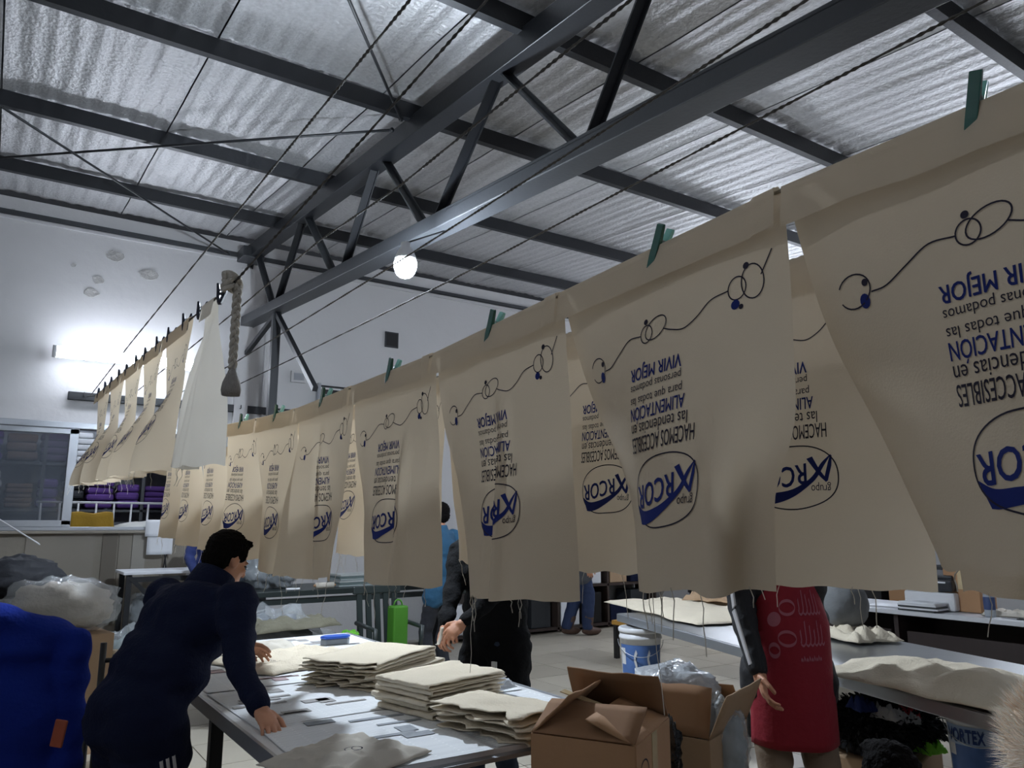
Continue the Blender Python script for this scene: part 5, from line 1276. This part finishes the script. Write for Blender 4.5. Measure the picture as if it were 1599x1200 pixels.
# bottom right: dark-haired head top and a fur hood close to the camera
hq = ray_d(1408, 1235, 1.55)
person('seated person with dark hair at the bottom right corner', (hq.x, hq.y), (.3, .95), H=1.10, jacket=BLACKC, hem=.1, build=1.2)
fq = ray_d(1668, 1180, 1.25); FUR = [mat('pale_fur%d' % i, c, .95, var=.1) for i, c in enumerate(('#fff6ea', '#f3e2cf', '#fffaf2', '#e6cfb8'))]
fh = empty('fur_hood', (fq.x, fq.y, fq.z - .12), 'pale fur trimmed hood at the bottom right corner', 'hood')
mb = MB(); mb.ell(fq, (.075, .09, .10), None, 16, 12); mb.build('lining', FUR[1], fh, smooth=True)
mb = MB()
for k_ in range(5200):
    a = rnd.uniform(0, 6.283); t = math.acos(rnd.uniform(-.8, 1)); d = Vector((math.sin(t)*math.cos(a), math.sin(t)*math.sin(a), math.cos(t))); p = fq + Vector((d.x*.073, d.y*.088, d.z*.098))
    q = p + (d + Vector((rnd.uniform(-.5, .5), rnd.uniform(-.5, .5), rnd.uniform(-.2, .5)))).normalized()*rnd.uniform(.02, .042); s_ = Vector((rnd.uniform(-1, 1), rnd.uniform(-1, 1), 0)).normalized()*.0014
    mb.cur = rnd.randrange(4); mb.add([p - s_, p + s_, q], [(0, 1, 2)])
o = mb.build('fur', FUR, fh); o['kind'] = 'stuff'
mb = MB(); mb.ell(fq - Vector((0, 0, .22)), (.16, .18, .16), None, 18, 12); mb.build('coat_shoulder', mat('beige_coat', '#a08a75', .9, var=.1, bump=.2), fh, smooth=True)
mb = MB(); mb.tube([fq - Vector((0, 0, .3)), Vector((fq.x, fq.y, .0))], [.15, .19], 18); mb.build('coat_body', MATS['beige_coat'], fh, smooth=True)

# far floor: white drum, small stool, boxes by the right wall
sx_, sy_ = 6.4, 6.9; so = empty('low_stool', (sx_, sy_, 0), 'low yellow topped stool near the far end of the metal table', 'stool')
MB().box((sx_, sy_, .40), (.40, .32, .05)).build('seat', mat('yellow_wood', '#b88a3c', .5, var=.1), so, bevel=.008)
for a in (-.16, .16):
    for b2 in (-.12, .12): MB().box((sx_ + a, sy_ + b2, .188), (.05, .05, .376)).build('leg', DARKB, so)
shf = empty('low_shelf', (8.75, 6.2, 0), 'low dark shelf of boxes along the right wall', 'shelf')
for z in (.04, .55, 1.05): MB().box((8.95, 6.4, z), (.5, 3.6, .035)).build('board', STEELG, shf)
for y in (4.65, 5.8, 7.0, 8.15): MB().box((8.95, y, .55), (.5, .03, 1.05)).build('upright', STEELG, shf)
k_ = 0
for y in (4.95, 5.4, 6.15, 6.6, 7.3, 7.75):
    for z in (.06, .57):
        h_ = rnd.uniform(.25, .42); MBk = MB(); MBk.box((8.93, y, z + h_/2), (.38, .36, h_)); cc_ = rnd.choice([('grey', WHITEP), ('brown', CARD), ('black', DARKB)])
        setp(MBk.build('storage_box', cc_[1], bevel=.008), '%s box on the %s board of the low shelf, %s from the near end' % (cc_[0], 'bottom' if z < .3 else 'middle', ORD[k_//2]), 'box', 'boxes on the low shelf'); k_ += 1

sh2 = empty('storage_shelf', (7.0, 9.25, 0), 'dark low shelf along the back wall behind the walking person', 'shelf')
for z in (.05, .62, 1.2): MB().box((7.0, 9.33, z), (3.9, .45, .035)).build('board', mat('brown_shelf', '#3a2e29', .6, var=.2), sh2)
for x in (5.07, 6.05, 7.0, 7.95, 8.93): MB().box((x, 9.33, .61), (.035, .45, 1.2)).build('upright', MATS['brown_shelf'], sh2)
k_ = 0
for x in (5.35, 5.78, 6.3, 6.72, 7.25, 7.68, 8.2, 8.62):
    for z in (.07, .64):
        h_ = rnd.uniform(.24, .45); c_ = [('pale', PAPER), ('brown', CARD2), ('black', DARKB), ('navy', NAVY), ('grey', STEELG)][(k_*3 + k_//5) % 5]
        MBk = MB(); MBk.box((x, 9.32, z + h_/2), (.34, .34, h_)); setp(MBk.build('storage_box', c_[1], bevel=.01), '%s box on the %s board of the back wall shelf, %s from the left' % (c_[0], 'bottom' if z < .3 else 'middle', ORD[k_//2]), 'box', 'boxes on the back wall shelf'); k_ += 1

# ---- the store room behind the window
BY = 12.3
struct('floor_2', MB().box((.8, (D + BY)/2 + .1, -.06), (5.0, BY - D, .1)), FLOORM)
struct('wall_back_2', MB().box((.8, BY + .05, 1.8), (5.0, .1, 3.6)), mat('store_wall', '#8d8f94', .8, var=.08))
struct('wall_left_2', MB().box((-1.75, (D + BY)/2 + .1, 1.8), (.1, BY - D, 3.6)), MATS['store_wall']); struct('wall_right_2', MB().box((3.35, (D + BY)/2 + .1, 1.8), (.1, BY - D, 3.6)), MATS['store_wall'])
struct('ceiling_2', MB().box((.8, (D + BY)/2 + .1, 3.45), (5.0, BY - D, .1)), WALLW)
tube_lamp((.2, 10.7, 3.2), (1.6, 10.7, 3.2), 'tube lamp inside the store room behind the window', SHOP_POWER, Vector((0, 0, 1)))
rk = empty('storage_rack', (1.2, 11.9, 0), 'grey shelving full of goods in the store room', 'rack')
for z in (.5, 1.1, 1.7, 2.3): MB().box((1.2, 11.95, z), (3.6, .5, .03)).build('shelf_board', STEELG, rk)
for x in (-.58, .6, 1.8, 2.98): MB().box((x, 11.72, 1.4), (.04, .04, 2.7)).build('upright', STEELG, rk)
def goods(c, size, seed, label, m_):
    '''a wrapped bale: soft box of folded layers'''
    n = 3 + seed % 3; e = empty('cloth_bundle', c, label, 'bundle'); h_ = size[2]/n
    for i in range(n):
        mb = MB(); r2 = random.Random(seed*7 + i); mb.box((c[0] + r2.uniform(-.01, .01), c[1] + r2.uniform(-.02, .02), c[2] + h_*(i + .5) + .016), (size[0]*r2.uniform(.86, .98), size[1]*r2.uniform(.9, 1), h_*.94), Matrix.Rotation(r2.uniform(-.05, .05), 3, 'Z'))
        mb.build('layer', m_, e, bevel=h_*.3)
    return e
GC = [('navy', '#1f2740'), ('teal', '#2a6f6a'), ('purple', '#4d2f74'), ('charcoal', '#24262b'), ('white', '#b9bcc0'), ('brown', '#5d4638'), ('plum', '#3a2347')]
k_ = 0
for z in (1.12, 1.72, 2.32):
    x = -.5; kz = 0
    while x < 2.85:
        w_ = rnd.uniform(.24, .38); h_ = rnd.uniform(.2, .48); ci = 2 if (z < 1.8 and 1.0 < x < 2.2) else (1 if (z > 1.6 and 1.3 < x < 2.2) else rnd.randrange(7)); cn, cc_ = GC[ci]
        g_ = goods((x + w_/2, 11.9, z), (w_, .36, h_), 100 + k_, '%s bundle on the %s shelf of the store room, %s from the left' % (cn, {1.12: 'low', 1.72: 'middle', 2.32: 'top'}[z], ORD[min(11, kz)]), mat('goods_' + cn, cc_, .8, var=.25, scale=8)); g_['group'] = 'bundles in the store room'
        x += w_ + .02; k_ += 1; kz += 1
cr_ = empty('garment_rail', (1.0, 10.55, 0), 'white steel rail frame inside the store room', 'rail')
for x in np.arange(.55, 2.0, .19): MB().tube([(x, 10.5, 0), (x, 10.5, 1.78)], .012, 8).build('bar', WHITEP, cr_, smooth=True)
for z in (.2, 1.78): MB().tube([(.5, 10.5, z), (2.05, 10.5, z)], .014, 8).build('rail', WHITEP, cr_, smooth=True)
yq = ray_y(138, 815, 10.15); yt = empty('store_table', (1.35, 10.15, 0), 'small table inside the store room', 'table')
MB().box((1.35, 10.15, 1.33), (1.5, .5, .04)).build('top', WHITEP, yt)
for x in (.65, 2.05):
    for y in (9.95, 10.35): MB().box((x, y, .655), (.04, .04, 1.31)).build('leg', STEELG, yt)
P = []
for i in range(15):
    u = i/14; row = []
    for j in range(17):
        v = j/16; x = .82 + u*.42; l = v*.62 - .18
        if l < 0: row.append(Vector((x, 10.0 - l*1.1, 1.66 + .01*math.sin(u*9))))
        else: row.append(Vector((x + (u-.5)*.25*l, 9.99 - .03*math.sin(u*13)*l*2 - .02, 1.66 - l + .01*math.sin(u*9))))
    P.append(row)
o = MB().grid(P).build('yellow_cloth', mat('mustard_cloth', '#a8842b', .9, var=.1, scale=6, bump=.2), smooth=True); o.modifiers.new('t', 'SOLIDIFY').thickness = .004; setp(o, 'mustard yellow cloth draped behind the open window', 'cloth')
MBk = MB(); MBk.box((1.03, 10.1, 1.495), (.38, .14, .28)); setp(MBk.build('storage_box', CARD, bevel=.008), 'box under the mustard yellow cloth', 'box')
bag((1.62, 10.0, 1.44), (.42, .2, .12), 71, 'white stuffed sack on the store room table', mat('white_sack', '#d3d3cf', .8, var=.05, bump=.2), 'sack', 'sack', .15)
